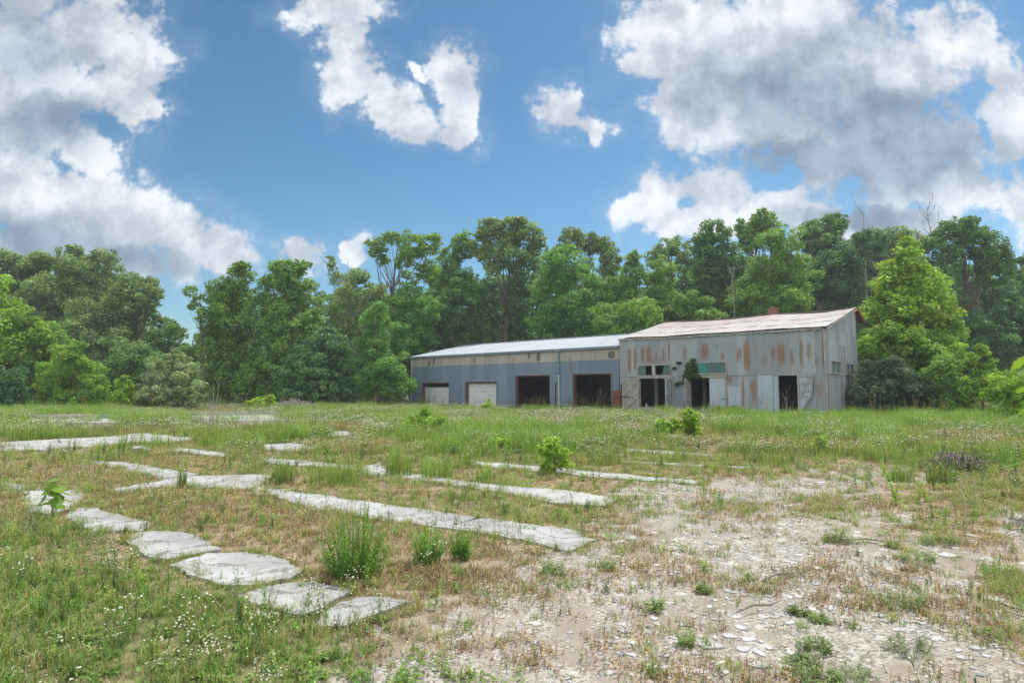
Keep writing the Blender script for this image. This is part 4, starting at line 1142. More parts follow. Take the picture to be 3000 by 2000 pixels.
TREES = [
    ('bright_tree', 'yellow-green leafy tree cut off by the left edge', 'tree', 54, 10, [(-15, 700, 50, 85), (28, 770, 55, 70), (0, 830, 70, 60), (70, 790, 45, 45), (100, 760, 26, 28), (-40, 640, 30, 40)], 'bright', .32),
    ('cottonwood_tree', 'tall grey-green tree at far left, behind the yellow-green tree', 'tree', 76, 60, [(25, 640, 62, 65), (75, 615, 40, 42), (105, 705, 80, 75), (15, 600, 35, 26), (-20, 680, 50, 70)], 'grey', .36),
    ('cottonwood_tree', 'tallest round-topped grey-green tree of the left group', 'tree', 78, 205, [(160, 605, 45, 34), (205, 640, 68, 60), (243, 605, 36, 36), (150, 690, 70, 55), (255, 690, 60, 60), (170, 575, 20, 14)], 'grey', .36),
    ('cottonwood_tree', 'grey-green tree leaning over the blue gap of sky', 'tree', 72, 300, [(315, 660, 48, 36), (290, 705, 55, 50), (335, 690, 32, 30), (265, 760, 58, 48), (352, 668, 18, 20), (340, 725, 24, 20)], 'grey', .32, {'nb': 24}),
    ('small_tree', 'small far tree at the foot of the left sky gap', 'tree', 84, 378, [(375, 748, 28, 26), (400, 764, 26, 22), (362, 785, 34, 28), (410, 800, 24, 26)], 'mid', .34),
    ('grey_tree', 'dull grey-green tree in the middle of the left group', 'tree', 68, 220, [(215, 735, 66, 70), (180, 795, 56, 48), (262, 805, 60, 56), (230, 850, 66, 50)], 'grey', .3),
    ('bushy_tree', 'fresh green bushy tree left of the rounded bush', 'tree', 58, 100, [(95, 782, 55, 42), (55, 850, 70, 56), (138, 808, 38, 36), (100, 870, 60, 40)], 'mid', .27),
    ('round_bush', 'big rounded light green bush with a pointed top', 'bush', 50, 165, [(165, 862, 68, 48), (170, 820, 44, 36), (130, 885, 42, 32), (215, 886, 36, 34), (180, 797, 18, 14)], 'bright', .21),
    ('dark_bush', 'dark green bush in the lower left corner of the tree line', 'bush', 47, 5, [(10, 882, 46, 44), (-25, 855, 35, 42), (40, 905, 26, 24)], 'deep', .2),
    ('bright_sapling', 'small yellow-green sapling beside the pale willow bush', 'sapling', 46, 288, [(286, 893, 20, 30), (276, 912, 18, 18), (302, 914, 20, 16), (284, 870, 9, 10)], 'yellow', .17),
    ('willow_bush', 'pale silvery green willow bush in front of the left trees', 'bush', 47, 392, [(385, 855, 46, 44), (412, 885, 54, 36), (350, 890, 36, 32), (398, 820, 22, 22), (430, 850, 26, 30), (375, 905, 50, 20)], 'willow', .16),
    ('dark_tree', 'dark tree filling in between the rounded bush and the willow bush', 'tree', 62, 280, [(272, 852, 54, 50), (330, 836, 40, 40), (310, 885, 50, 34), (240, 880, 40, 36)], 'dark', .27),
    ('small_tree', 'low tree closing the bottom of the left sky gap', 'tree', 80, 440, [(432, 812, 28, 22), (462, 785, 18, 22), (448, 850, 40, 34), (410, 845, 30, 30)], 'mid', .32),
    ('tall_tree', 'tall dense green tree at the right side of the sky gap', 'tree', 61, 525, [(545, 650, 40, 48), (502, 682, 36, 44), (530, 735, 60, 56), (480, 765, 26, 24), (520, 802, 64, 54), (510, 868, 66, 46), (556, 612, 20, 12), (560, 850, 50, 50)], 'mid', .29),
    ('slender_tree', 'thin bare-stemmed tree leaning out of the tall tree beside the gap', 'tree', 59, 468, [(436, 668, 16, 15), (452, 690, 14, 16), (462, 725, 12, 22), (440, 705, 10, 9)], 'mid', .24, {'dens': .6, 'r0': .1}),
    ('tall_tree', 'broad green tree second to the right of the sky gap', 'tree', 62, 668, [(665, 628, 40, 30), (636, 682, 46, 54), (702, 682, 42, 52), (662, 742, 70, 52), (630, 805, 58, 48), (690, 610, 24, 14), (640, 612, 22, 16), (612, 870, 60, 46)], 'mid', .29),
    ('dead_limbed_tree', 'ragged half-dead tree with pale bare limbs over the dark thicket', 'tree', 66, 815, [(762, 605, 14, 20), (772, 640, 18, 20), (795, 672, 24, 22), (830, 700, 24, 24), (780, 712, 26, 24), (805, 750, 30, 26)], 'grey', .26, {'dens': .55, 'nb': 40, 'r0': .26, 'bark': 'palewood'}),
    ('forked_tree', 'tree with a bare forked trunk showing below its high crown', 'tree', 69, 885, [(868, 562, 26, 20), (902, 546, 22, 18), (946, 562, 34, 36), (985, 562, 26, 32), (982, 620, 30, 34), (880, 598, 16, 14), (856, 580, 14, 12), (930, 600, 22, 20)], 'mid', .29, {'nb': 34, 'r0': .3, 'dens': .9}),
    ('grey_tree', 'hazy grey tree behind the half-dead tree', 'tree', 80, 840, [(820, 662, 40, 44), (868, 690, 36, 36), (800, 720, 50, 50), (850, 760, 50, 46)], 'grey', .34),
    ('dark_thicket_tree', 'low dark domed tree left of the blue shed', 'tree', 58, 740, [(740, 822, 70, 54), (702, 868, 62, 42), (782, 866, 54, 44), (758, 782, 42, 32), (730, 900, 80, 26)], 'deep', .25),
    ('locust_tree', 'feathery light green tree in front of the forked trunk', 'tree', 66, 945, [(940, 692, 46, 40), (928, 740, 56, 40), (985, 712, 32, 36), (905, 780, 50, 44), (960, 790, 50, 44)], 'locust', .24),
    ('locust_tree', 'light green feathery tree at the left end of the blue shed', 'tree', 57, 870, [(862, 735, 32, 30), (852, 792, 42, 44), (888, 850, 52, 50), (840, 860, 44, 44), (872, 705, 16, 14), (920, 890, 40, 26)], 'locust', .22),
    ('mid_tree', 'green tree between the forked tree and the tallest tree', 'tree', 74, 1040, [(1030, 600, 30, 40), (1012, 645, 36, 36), (1062, 565, 28, 40), (1050, 652, 44, 46)], 'mid', .32),
    ('tallest_tree', 'tallest broad-crowned tree, standing behind the middle of the shed', 'tree', 72, 1160, [(1128, 535, 36, 32), (1175, 530, 46, 32), (1212, 550, 36, 36), (1102, 572, 30, 34), (1160, 590, 54, 40), (1222, 600, 28, 28), (1240, 560, 16, 14), (1125, 512, 14, 10), (1190, 508, 20, 10)], 'grey', .32, {'nb': 24, 'r0': .34}),
    ('vine_tree', 'vine-hung tree left of the tallest tree trunk', 'tree', 69, 1062, [(1062, 692, 42, 56), (1040, 762, 46, 48), (1092, 742, 34, 66), (1010, 740, 40, 50), (1105, 690, 24, 50)], 'dark', .27),
    ('vine_column', 'dark vine-smothered trunk just right of the tallest tree', 'tree', 70, 1195, [(1195, 650, 16, 40), (1185, 700, 16, 50), (1200, 760, 20, 50), (1180, 640, 12, 26)], 'deep', .24),
    ('locust_tree', 'rounded deep green tree behind the middle of the shed roof', 'tree', 67, 1300, [(1300, 605, 54, 40), (1332, 645, 48, 46), (1268, 662, 46, 40), (1310, 712, 70, 48), (1258, 742, 46, 42), (1340, 752, 50, 40)], 'locust', .27),
    ('far_tree', 'grey tree top showing over the rounded deep green tree', 'tree', 82, 1340, [(1312, 555, 40, 30), (1358, 560, 32, 28), (1388, 578, 26, 32), (1402, 602, 22, 36), (1270, 590, 26, 24)], 'grey', .34),
    ('oval_tree', 'light green oval tree behind the shed, left of its twin', 'tree', 66, 1440, [(1455, 628, 32, 42), (1402, 672, 32, 36), (1440, 692, 40, 46), (1458, 590, 14, 14)], 'mid', .27),
    ('oval_tree', 'oval tree of middle height above the join of shed and barn', 'tree', 65, 1518, [(1520, 632, 32, 46), (1500, 692, 36, 40), (1540, 702, 40, 40)], 'mid', .27),
    ('far_tree', 'thin grey tree top behind the two oval trees', 'tree', 80, 1555, [(1560, 580, 30, 40), (1530, 572, 30, 26), (1592, 602, 26, 34), (1500, 590, 24, 24)], 'grey', .34, {'dens': .8}),
    ('sycamore_tree', 'low lumpy light green tree behind the shed roof', 'tree', 61, 1430, [(1400, 732, 44, 34), (1470, 722, 48, 40), (1430, 765, 60, 30)], 'mid', .24),
    ('sycamore_tree', 'low lumpy light green tree behind the left end of the barn roof', 'tree', 62, 1570, [(1540, 726, 54, 36), (1602, 722, 44, 40), (1580, 690, 30, 24), (1640, 740, 40, 34)], 'mid', .24),
    ('vine_tree', 'tall dark vine-draped tree above the left half of the barn roof', 'tree', 70, 1652, [(1652, 572, 44, 44), (1640, 532, 34, 26), (1682, 622, 50, 46), (1632, 642, 44, 46), (1660, 690, 56, 46), (1610, 560, 24, 30)], 'dark', .29),
    ('tall_tree', 'tall tree with wispy twigs at its top above the barn roof', 'tree', 74, 1750, [(1758, 512, 38, 26), (1738, 540, 44, 36), (1702, 522, 16, 22), (1750, 488, 12, 10), (1715, 560, 20, 26)], 'mid', .31, {'nb': 40}),
    ('broad_tree', 'broad conical mid-green tree over the brick chimney', 'tree', 66, 1785, [(1790, 560, 48, 46), (1782, 632, 72, 54), (1770, 692, 86, 36), (1832, 642, 52, 54), (1720, 660, 40, 46)], 'mid', .27),
    ('dark_topped_tree', 'dark tree with a flat-topped crown right of the broad conical tree', 'tree', 78, 1890, [(1890, 522, 42, 30), (1922, 512, 30, 22), (1872, 552, 44, 34), (1905, 570, 50, 36)], 'dark', .32, {'nb': 30}),
    ('dark_tree', 'dark shadowy tree rising behind the right end of the barn', 'tree', 72, 1940, [(1940, 602, 46, 46), (1920, 662, 54, 50), (1962, 692, 36, 46), (1992, 562, 46, 36), (1880, 640, 36, 50), (1960, 740, 50, 46)], 'deep', .3),
    ('far_tree', 'distant hazy treetop between the two bare snags', 'tree', 88, 2035, [(2010, 548, 42, 26), (2062, 545, 36, 28), (1982, 565, 36, 26), (2090, 560, 40, 30), (2040, 590, 60, 40)], 'grey', .36),
    ('dark_tree', 'large dark tree with ragged drooping crown at upper right', 'tree', 62, 2215, [(2200, 530, 50, 30), (2240, 560, 48, 40), (2290, 575, 34, 32), (2172, 562, 46, 40), (2282, 628, 38, 36), (2150, 622, 46, 52), (2312, 600, 18, 20), (2262, 600, 30, 30), (2170, 690, 40, 40), (2230, 510, 22, 14), (2280, 690, 30, 26)], 'dark', .27, {'nb': 40}),
    ('vine_thicket', 'dark vine-smothered mass of trees at the right edge', 'tree', 58, 2250, [(2250, 765, 74, 50), (2320, 740, 46, 56), (2200, 802, 46, 56), (2335, 700, 34, 34), (2290, 850, 70, 50), (2160, 760, 40, 46), (2380, 780, 50, 70)], 'deep', .25),
    ('edge_tree', 'dark tree cut off by the right edge, high up', 'tree', 60, 2375, [(2355, 640, 20, 24), (2372, 690, 38, 40), (2390, 600, 40, 50)], 'dark', .28),
    ('bright_tree', 'sunlit yellow-green conical tree right of the barn', 'tree', 45, 2092, [(2086, 578, 32, 34), (2070, 632, 52, 42), (2112, 662, 70, 50), (2040, 662, 48, 38), (2090, 712, 84, 48), (2120, 742, 66, 46), (2028, 722, 42, 46), (2084, 552, 14, 12), (2150, 790, 52, 44), (2060, 775, 60, 40), (2170, 700, 34, 40)], 'yellow', .25, {'dens': .85}),
    ('vine_shrub', 'wide leafy viny growth below the sunlit conical tree', 'bush', 43, 2080, [(2060, 792, 72, 54), (2120, 802, 72, 46), (2004, 800, 36, 36), (2160, 812, 46, 46), (2030, 850, 60, 50), (2120, 860, 70, 50), (2170, 770, 40, 40)], 'bright', .20),
    ('cedar_bush', 'very dark blue-green cedar against the barn gable', 'bush', 38, 2045, [(2038, 880, 56, 44), (2000, 862, 32, 38), (2085, 885, 46, 40), (2050, 842, 28, 30), (2000, 902, 44, 26), (2105, 908, 40, 22)], 'cedar', .12),
    ('green_shrub', 'mid-green shrub between the cedar and the small bright tree', 'bush', 38, 2170, [(2165, 862, 42, 54), (2192, 892, 34, 34), (2150, 905, 40, 26)], 'mid', .16),
    ('small_bright_tree', 'small bright green tree before the dark vine mass', 'tree', 36.5, 2255, [(2256, 830, 28, 34), (2262, 872, 40, 38), (2232, 892, 30, 30), (2252, 800, 14, 12), (2280, 900, 34, 26)], 'bright', .17),
    ('yellow_bush', 'pale yellow-green bush at the right edge', 'bush', 30, 2325, [(2322, 884, 48, 34), (2352, 855, 34, 38), (2292, 906, 34, 20), (2340, 905, 44, 24)], 'yellow', .12),
]


def build_trees():
    for i, t in enumerate(TREES):
        kw = dict(t[8]) if len(t) > 8 else {}
        bush = t[2] in ('bush', 'sapling')
        g = 'trees of the wood behind the field' if t[2] == 'tree' else 'bushes along the edge of the wood'
        tree(t[0], t[1], t[2], t[3], t[4], t[5], t[6], t[7], seed=i, group=g, crown='foliage' if bush else 'crown', trunk='stem' if bush else 'trunk', zlo=.08 if bush else .3, **kw)


build_trees()


def snag(label, x, ytop, ybase, d, seed, name='dead_tree', spread=.22, r=.13, n=9, z0=None):
    rng = random.Random(seed)
    a = dp(x * VS, ybase * VS, d); t = dp(x * VS, ytop * VS, d)
    h0 = a.z if z0 is None else z0
    b = MB()
    root = Vector((0, 0, h0 - 0)); H = t.z - h0
    pts = [Vector((rng.uniform(-1, 1) * .03 * H * (i > 0), rng.uniform(-1, 1) * .02 * H, h0 + H * i / 5)) for i in range(6)]
    pts[0] = Vector((0, 0, 0 if z0 is None else z0))
    b.tube(pts, [r * (1 - .15 * i) for i in range(6)], 6)
    for k in range(n):
        i = rng.randint(1, 4)
        p = pts[i].lerp(pts[i + 1], rng.random())
        L = H * rng.uniform(.14, .34); az = rng.uniform(0, 6.28)
        q = p + Vector((math.cos(az) * L * spread * 2, math.sin(az) * L * spread * 2, L))
        m = p.lerp(q, .5) + Vector((math.cos(az), math.sin(az), -.3)) * L * .14
        b.tube([p, m, q], [r * .38, r * .25, r * .08], 5)
        for _ in range(2):
            s = m.lerp(q, rng.random()); a2 = rng.uniform(0, 6.28)
            b.tube([s, s + Vector((math.cos(a2), math.sin(a2), 1.1)) * L * .3], [r * .16, r * .05], 4)
    o = b.build(name, MT['palewood'], loc=(a.x, a.y, 0), smooth=True)
    return tag(o, label, 'dead tree')


snag('bare dead snag poking above the far treetops, the shorter one on the left', 1990, 478, 640, 78, 3, r=.10)
snag('bare dead snag with forked twigs, above the dark tree at upper right', 2138, 470, 640, 70, 8, r=.11, n=14)
snag('thin grey dead saplings leaning in front of the trees behind the chimney', 1685, 600, 715, 62, 5, spread=.35, r=.045)


def background_woods():
    rng = np.random.default_rng(77)
    V, F, Cc, off = [], [], [], 0
    for d, step, ylo, yhi, leaf, pal in ((98, 26, 600, 915, .55, 'dark'), (86, 24, 680, 915, .46, 'deep')):
        x = -120
        while x < 2500:
            x += rng.uniform(.7, 1.3) * step
            t = np.interp(x, [-120, 200, 340, 380, 470, 520, 800, 1000, 1300, 1500, 1700, 2200, 2500], [640, 640, 720, 800, 810, 660, 660, 620, 590, 620, 560, 570, 640]) + (40 if d < 90 else 8) + rng.uniform(0, 60)
            y = t
            while y < yhi:
                c = dp(x * VS, y * VS, d + rng.uniform(-4, 5)); s = d / 1411
                Cs, Rs = lobes_of([(np.array(c), np.array([30 * s, 30 * s, 26 * s]))], rng, 1.25)
                v, f, col = leaves_of(Cs[:16], Rs[:16], leaf, .8, PAL[pal], rng)
                V.append(v); F.append(f + off); Cc.append(col); off += len(v)
                y += 34
    o = link('background_woods', np_mesh('background_woods', np.concatenate(V), np.concatenate(F), MT['leaf'], cols=np.concatenate(Cc)))
    tag(o, 'dense dark wood filling the distance behind the separate trees', 'woods', None, 'stuff')


background_woods()


def undergrowth():
    rng = np.random.default_rng(78)
    V, F, Cc, off = [], [], [], 0
    for x in np.arange(-60, 2450, 17):
        d = np.interp(x, [-60, 300, 900, 1000, 1900, 2000, 2450], [56, 58, 61, 70, 70, 44, 36]) + rng.uniform(-3, 3)
        s = d / 1411
        for k in range(2):
            h = rng.uniform(.5, 1.7)
            c = dp(x * VS + rng.uniform(-20, 20), 894 * VS, d + rng.uniform(-2, 2)); c.z = h * .55
            Cs, Rs = lobes_of([(np.array(c), np.array([rng.uniform(.6, 1.3), rng.uniform(.6, 1.2), h * .6]))], rng)
            v, f, col = leaves_of(Cs[:10], Rs[:10], .19, .7, PAL[rng.choice(['dark', 'mid', 'deep', 'grey'])], rng, zmin=.02)
            V.append(v); F.append(f + off); Cc.append(col); off += len(v)
    o = link('undergrowth', np_mesh('undergrowth', np.concatenate(V), np.concatenate(F), MT['leaf'], cols=np.concatenate(Cc)))
    tag(o, 'low tangled undergrowth along the foot of the trees', 'undergrowth', None, 'stuff')


undergrowth()

# ivy on the barn
def ivy():
    rng = np.random.default_rng(5)
    E = []
    for (px, py, rx, rz, n) in ((1460, 290, .74, .50, -.28), (1440, 190, .50, .42, -.24), (1400, 330, .5, .4, -.2), (1470, 100, .22, .30, -.15), (1420, 380, .5, .26, -.3), (1310, 420, .18, .42, -.12), (1540, 380, .3, .16, -.2), (1240, 140, .18, .17, -.08), (1195, 490, .19, .23, -.1), (1150, 260, .16, .3, -.06)):
        u, v = onwall(1780 + px * 400 / 2352, 1040 + py * 400 / 2352, n)
        p = BW(u, n, v)
        E.append((np.array(p), np.array([rx * .95, abs(n) * 1.2, rz * 1.05])))
    Cs, Rs = lobes_of(E, rng, .9)
    base = BW(5.0, -.1)
    b0 = np.array(base)
    root = empty('climbing_ivy', base, 0, 'dark green ivy hanging on the barn beside the teal window', 'ivy')
    V, F, col = leaves_of(Cs - b0, Rs * .95, .10, 1.1, (.075, .16, .045), rng)
    link('foliage', np_mesh('foliage', V, F, MT['leaf'], cols=col), root)
    b = MB()
    b.tube([Vector((0, 0, 0)), BW(5.15, -.1, 1.4) - base, BW(5.2, -.1, 2.6) - base, BW(5.4, -.12, 3.5) - base], [.03, .025, .02, .01], 5)
    b.tube([BW(5.15, -.1, 1.6) - base, BW(4.7, -.08, 2.2) - base, BW(4.55, -.08, 2.8) - base, BW(4.7, -.08, 3.5) - base], [.02, .016, .012, .008], 5)
    b.build('stem', MT['bark'], root)


ivy()


# ------------------------------------------------------------------ small plants: prototypes as arrays
class PB:
    def __init__(s, seed): s.r = np.random.default_rng(seed); s.V, s.F, s.C = [], [], []

    def face(s, pts, cols):
        n = len(s.V)
        s.V += [tuple(p) for p in pts]; s.C += [tuple(c) for c in cols]
        if len(pts) == 3: s.F.append((n, n + 1, n + 2, n + 2))
        else: s.F.append(tuple(n + i for i in range(4)))

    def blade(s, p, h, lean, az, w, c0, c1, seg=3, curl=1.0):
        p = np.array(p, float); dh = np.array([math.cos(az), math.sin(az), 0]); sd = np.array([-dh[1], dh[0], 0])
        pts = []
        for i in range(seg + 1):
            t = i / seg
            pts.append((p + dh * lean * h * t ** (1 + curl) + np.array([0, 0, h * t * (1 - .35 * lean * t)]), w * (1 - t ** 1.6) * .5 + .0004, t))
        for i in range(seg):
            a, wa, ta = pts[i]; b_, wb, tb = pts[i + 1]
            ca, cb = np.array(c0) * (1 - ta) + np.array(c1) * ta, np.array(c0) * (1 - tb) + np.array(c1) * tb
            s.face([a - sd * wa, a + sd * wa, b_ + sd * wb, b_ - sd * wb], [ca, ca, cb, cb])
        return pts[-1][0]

    def stem(s, p, q, w, col):
        p, q = np.array(p, float), np.array(q, float)
        for az in (0.3, 1.9):
            sd = np.array([math.cos(az), math.sin(az), 0]) * w
            s.face([p - sd, p + sd, q + sd * .6, q - sd * .6], [col] * 4)

    def leaf(s, p, az, el, L, W, col, fold=.25):
        p = np.array(p, float)
        t = np.array([math.cos(az) * math.cos(el), math.sin(az) * math.cos(el), math.sin(el)])
        sd = np.array([-math.sin(az), math.cos(az), 0]); up = np.cross(t, sd) * -1
        tip = p + t * L - np.array([0, 0, L * .12]); a = p + t * L * .45 + sd * W + np.array([0, 0, W * fold]); b_ = p + t * L * .45 - sd * W + np.array([0, 0, W * fold])
        s.face([p, a, tip], [col, col, np.array(col) * 1.1]); s.face([p, tip, b_], [col, np.array(col) * 1.1, col])

    def disc(s, p, r, tilt, az, col, centre):
        p = np.array(p, float)
        a = np.array([math.cos(az), math.sin(az), 0]); n = np.array([math.sin(tilt) * a[0], math.sin(tilt) * a[1], math.cos(tilt)])
        u = np.cross(n, [0.2, .9, .1]); u /= np.linalg.norm(u); v = np.cross(n, u)
        ring = [p + (u * math.cos(k) + v * math.sin(k)) * r for k in np.arange(6) * math.pi / 3]
        for k in (0, 2, 4): s.face([p + n * r * -.1, ring[k], ring[(k + 1) % 6], ring[(k + 2) % 6]], [col] * 4)
        q = p + n * r * .22
        c4 = [q + (u * math.cos(k) + v * math.sin(k)) * r * .42 for k in np.arange(4) * math.pi / 2]
        s.face(c4, [centre] * 4)

    def obj(s, name, m):
        return bpy.data.objects.new(name, np_mesh(name, np.array(s.V), np.array(s.F), m, cols=np.array(s.C)))


def jit(c, r, k=.2): return np.clip(np.array(c) * (1 + r.normal() * k) * np.array([1 + r.normal() * .08, 1, 1 + r.normal() * .08]), .01, .8)


OLIVE, STRAW, GREEN, LIME, BROWN, RUST = (.255, .305, .10), (.46, .39, .215), (.165, .30, .065), (.275, .40, .08), (.27, .185, .115), (.28, .16, .095)


def p_short(seed, mix):
    b = PB(seed); r = b.r
    for _ in range(24):
        a, q = r.uniform(0, 6.28), r.uniform(0, .09)
        c = jit([OLIVE, STRAW, GREEN][r.choice(3, p=mix)], r)
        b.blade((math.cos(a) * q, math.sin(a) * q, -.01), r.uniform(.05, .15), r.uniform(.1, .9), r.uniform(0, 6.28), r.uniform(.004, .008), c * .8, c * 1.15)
    for _ in range(4):
        a = r.uniform(0, 6.28); q = r.uniform(0, .09)
        b.leaf((math.cos(a) * q, math.sin(a) * q, .01), r.uniform(0, 6.28), r.uniform(.1, .9), r.uniform(.03, .06), .008, jit(GREEN, r))
    return b


def p_sprig(seed):
    b = PB(seed); r = b.r
    for _ in range(11):
        a, q = r.uniform(0, 6.28), r.uniform(0, .09)
        p = np.array((math.cos(a) * q, math.sin(a) * q, -.01)); h = r.uniform(.02, .085)
        c = jit([BROWN, RUST, STRAW, OLIVE][r.choice(4, p=[.42, .25, .18, .15])], r, .25)
        az = r.uniform(0, 6.28)
        t = b.blade(p, h, r.uniform(.0, .5), az, .004, c, c, 2)
        for k in range(4):
            z = p + (t - p) * (.35 + .2 * k)
            b.leaf(z, r.uniform(0, 6.28), r.uniform(.2, 1.1), r.uniform(.012, .026), .0045, jit(c, r, .2))
    return b


def p_weed(seed, h0=.26, n=3, col=GREEN, nl=13, L=.055, W=.009):
    b = PB(seed); r = b.r
    for _ in range(n):
        a, q = r.uniform(0, 6.28), r.uniform(0, .05)
        p = np.array((math.cos(a) * q, math.sin(a) * q, -.01)); h = h0 * r.uniform(.6, 1.15)
        tp = p + np.array([r.normal() * .12 * h, r.normal() * .12 * h, h])
        b.stem(p, tp, .0022, jit(col, r, .15) * .8)
        for k in range(nl):
            t = (k + 1) / (nl + .5)
            b.leaf(p + (tp - p) * t, k * 2.4 + r.normal() * .4, r.uniform(.25, .9), L * (1.15 - .6 * t) * r.uniform(.8, 1.2), W * (1.1 - .4 * t), jit(col, r, .18))
    return b


def p_rosette(seed):
    b = PB(seed); r = b.r
    for _ in range(22):
        a, q = r.uniform(0, 6.28), r.uniform(0, .09)
        b.leaf((math.cos(a) * q, math.sin(a) * q, r.uniform(0, .05)), r.uniform(0, 6.28), r.uniform(-.1, .8), r.uniform(.025, .055), r.uniform(.008, .014), jit([GREEN, LIME, OLIVE][r.choice(3, p=[.5, .25, .25])], r))
    return b


def p_daisy(seed, h0=.36, n=4, big=1.0):
    """slim branching stems with small white flowers; returns stems and flowers apart"""
    b, f = PB(seed), PB(seed + 500); r = b.r
    for _ in range(n):
        a, q = r.uniform(0, 6.28), r.uniform(0, .07)
        p = np.array((math.cos(a) * q, math.sin(a) * q, -.01)); h = h0 * r.uniform(.6, 1.15)
        tp = p + np.array([r.normal() * .1 * h, r.normal() * .1 * h, h * .72])
        c = jit((.12, .18, .06), r, .15)
        b.stem(p, tp, .0018, c)
        for k in range(6):
            b.leaf(p + (tp - p) * (k + .5) / 6.5, r.uniform(0, 6.28), r.uniform(.3, .9), .045, .005, jit(OLIVE if k < 3 else (.11, .18, .05), r))
        for k in range(r.integers(4, 8)):
            s0 = p + (tp - p) * r.uniform(.75, 1)
            e = tp + np.array([r.normal() * .05, r.normal() * .05, h * r.uniform(.08, .3)])
            b.stem(s0, e, .0011, c)
            f.disc(e, r.uniform(.0055, .0095) * big, r.uniform(0, .7), r.uniform(0, 6.28), np.array((.76, .76, .72)) * r.uniform(.85, 1.05), (.55, .42, .06))
    return b, f


def p_tall(seed, h0=.62, n=34, cols=(GREEN, LIME, OLIVE), p=(.45, .4, .15), rad=.1, w=.008, lean=.5):
    b = PB(seed); r = b.r
    for _ in range(n):
        a, q = r.uniform(0, 6.28), rad * math.sqrt(r.random())
        c = jit(cols[r.choice(len(cols), p=p)], r, .15)
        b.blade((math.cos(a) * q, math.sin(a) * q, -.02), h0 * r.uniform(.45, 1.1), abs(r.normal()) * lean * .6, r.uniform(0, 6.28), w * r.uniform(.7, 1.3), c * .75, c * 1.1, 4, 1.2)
    return b


def p_plume(seed, h0=1.15, n=4):
    """tall grass carrying feathery red-brown seed plumes"""
    b = p_tall(seed, h0 * .62, 30, rad=.16, w=.014); r = b.r
    for _ in range(n):
        a, q = r.uniform(0, 6.28), .12 * r.random()
        p = np.array((math.cos(a) * q, math.sin(a) * q, 0)); h = h0 * r.uniform(.7, 1.1)
        tp = p + np.array([r.normal() * .1, r.normal() * .1, h])
        b.stem(p, tp, .004, (.2, .18, .08))
        for k in range(26):
            t = .68 + .34 * k / 26
            c = jit((.30, .20, .125), r, .2)
            b.leaf(p + (tp - p) * t, r.uniform(0, 6.28), r.uniform(.5, 1.2), .10 * (1.25 - t) * 1.6 + .02, .006, c)
    return b


def p_meadow(seed, kind):
    """a metre-wide patch of standing meadow grass; kinds differ in height and colour"""
    b = PB(seed); r = b.r
    H, cols, p = {'flower': (.42, (OLIVE, LIME, STRAW, GREEN), (.4, .22, .2, .18)), 'lush': (.78, (LIME, GREEN, OLIVE), (.5, .4, .1)), 'dry': (.36, (STRAW, OLIVE, BROWN), (.48, .30, .22))}[kind]
    for _ in range(95):
        a, q = r.uniform(0, 6.28), .46 * math.sqrt(r.random())
        c = jit(cols[r.choice(len(cols), p=p)], r, .16)
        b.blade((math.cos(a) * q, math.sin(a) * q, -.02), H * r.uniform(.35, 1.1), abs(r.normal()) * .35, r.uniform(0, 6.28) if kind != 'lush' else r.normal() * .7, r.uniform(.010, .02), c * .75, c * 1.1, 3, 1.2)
    if kind != 'lush':
        for _ in range(26):
            a, q = r.uniform(0, 6.28), .46 * math.sqrt(r.random())
            b.leaf((math.cos(a) * q, math.sin(a) * q, r.uniform(.05, H * .7)), r.uniform(0, 6.28), r.uniform(0, .9), .09, .016, jit(cols[r.choice(len(cols), p=p)], r))
    return b


def p_umbel(seed, n=30):
    """scatter of white flower heads over a metre-wide patch, each on its stem"""
    b = PB(seed); r = b.r
    for _ in range(n // 5):
        a, q = r.uniform(0, 6.28), .42 * math.sqrt(r.random())
        c0 = np.array((math.cos(a) * q, math.sin(a) * q, r.uniform(.32, .52)))
        b.stem((c0[0], c0[1], 0), c0 - np.array([0, 0, .04]), .003, (.13, .18, .07))
        for _ in range(5):
            e = c0 + r.normal(size=3) * np.array([.05, .05, .02])
            b.stem(c0 - np.array([0, 0, .04]), e, .0016, (.13, .18, .07))
            b.disc(e, r.uniform(.012, .020), r.uniform(0, .5), r.uniform(0, 6.28), np.array((.74, .74, .69)) * r.uniform(.85, 1.05), (.6, .5, .2))
    return b


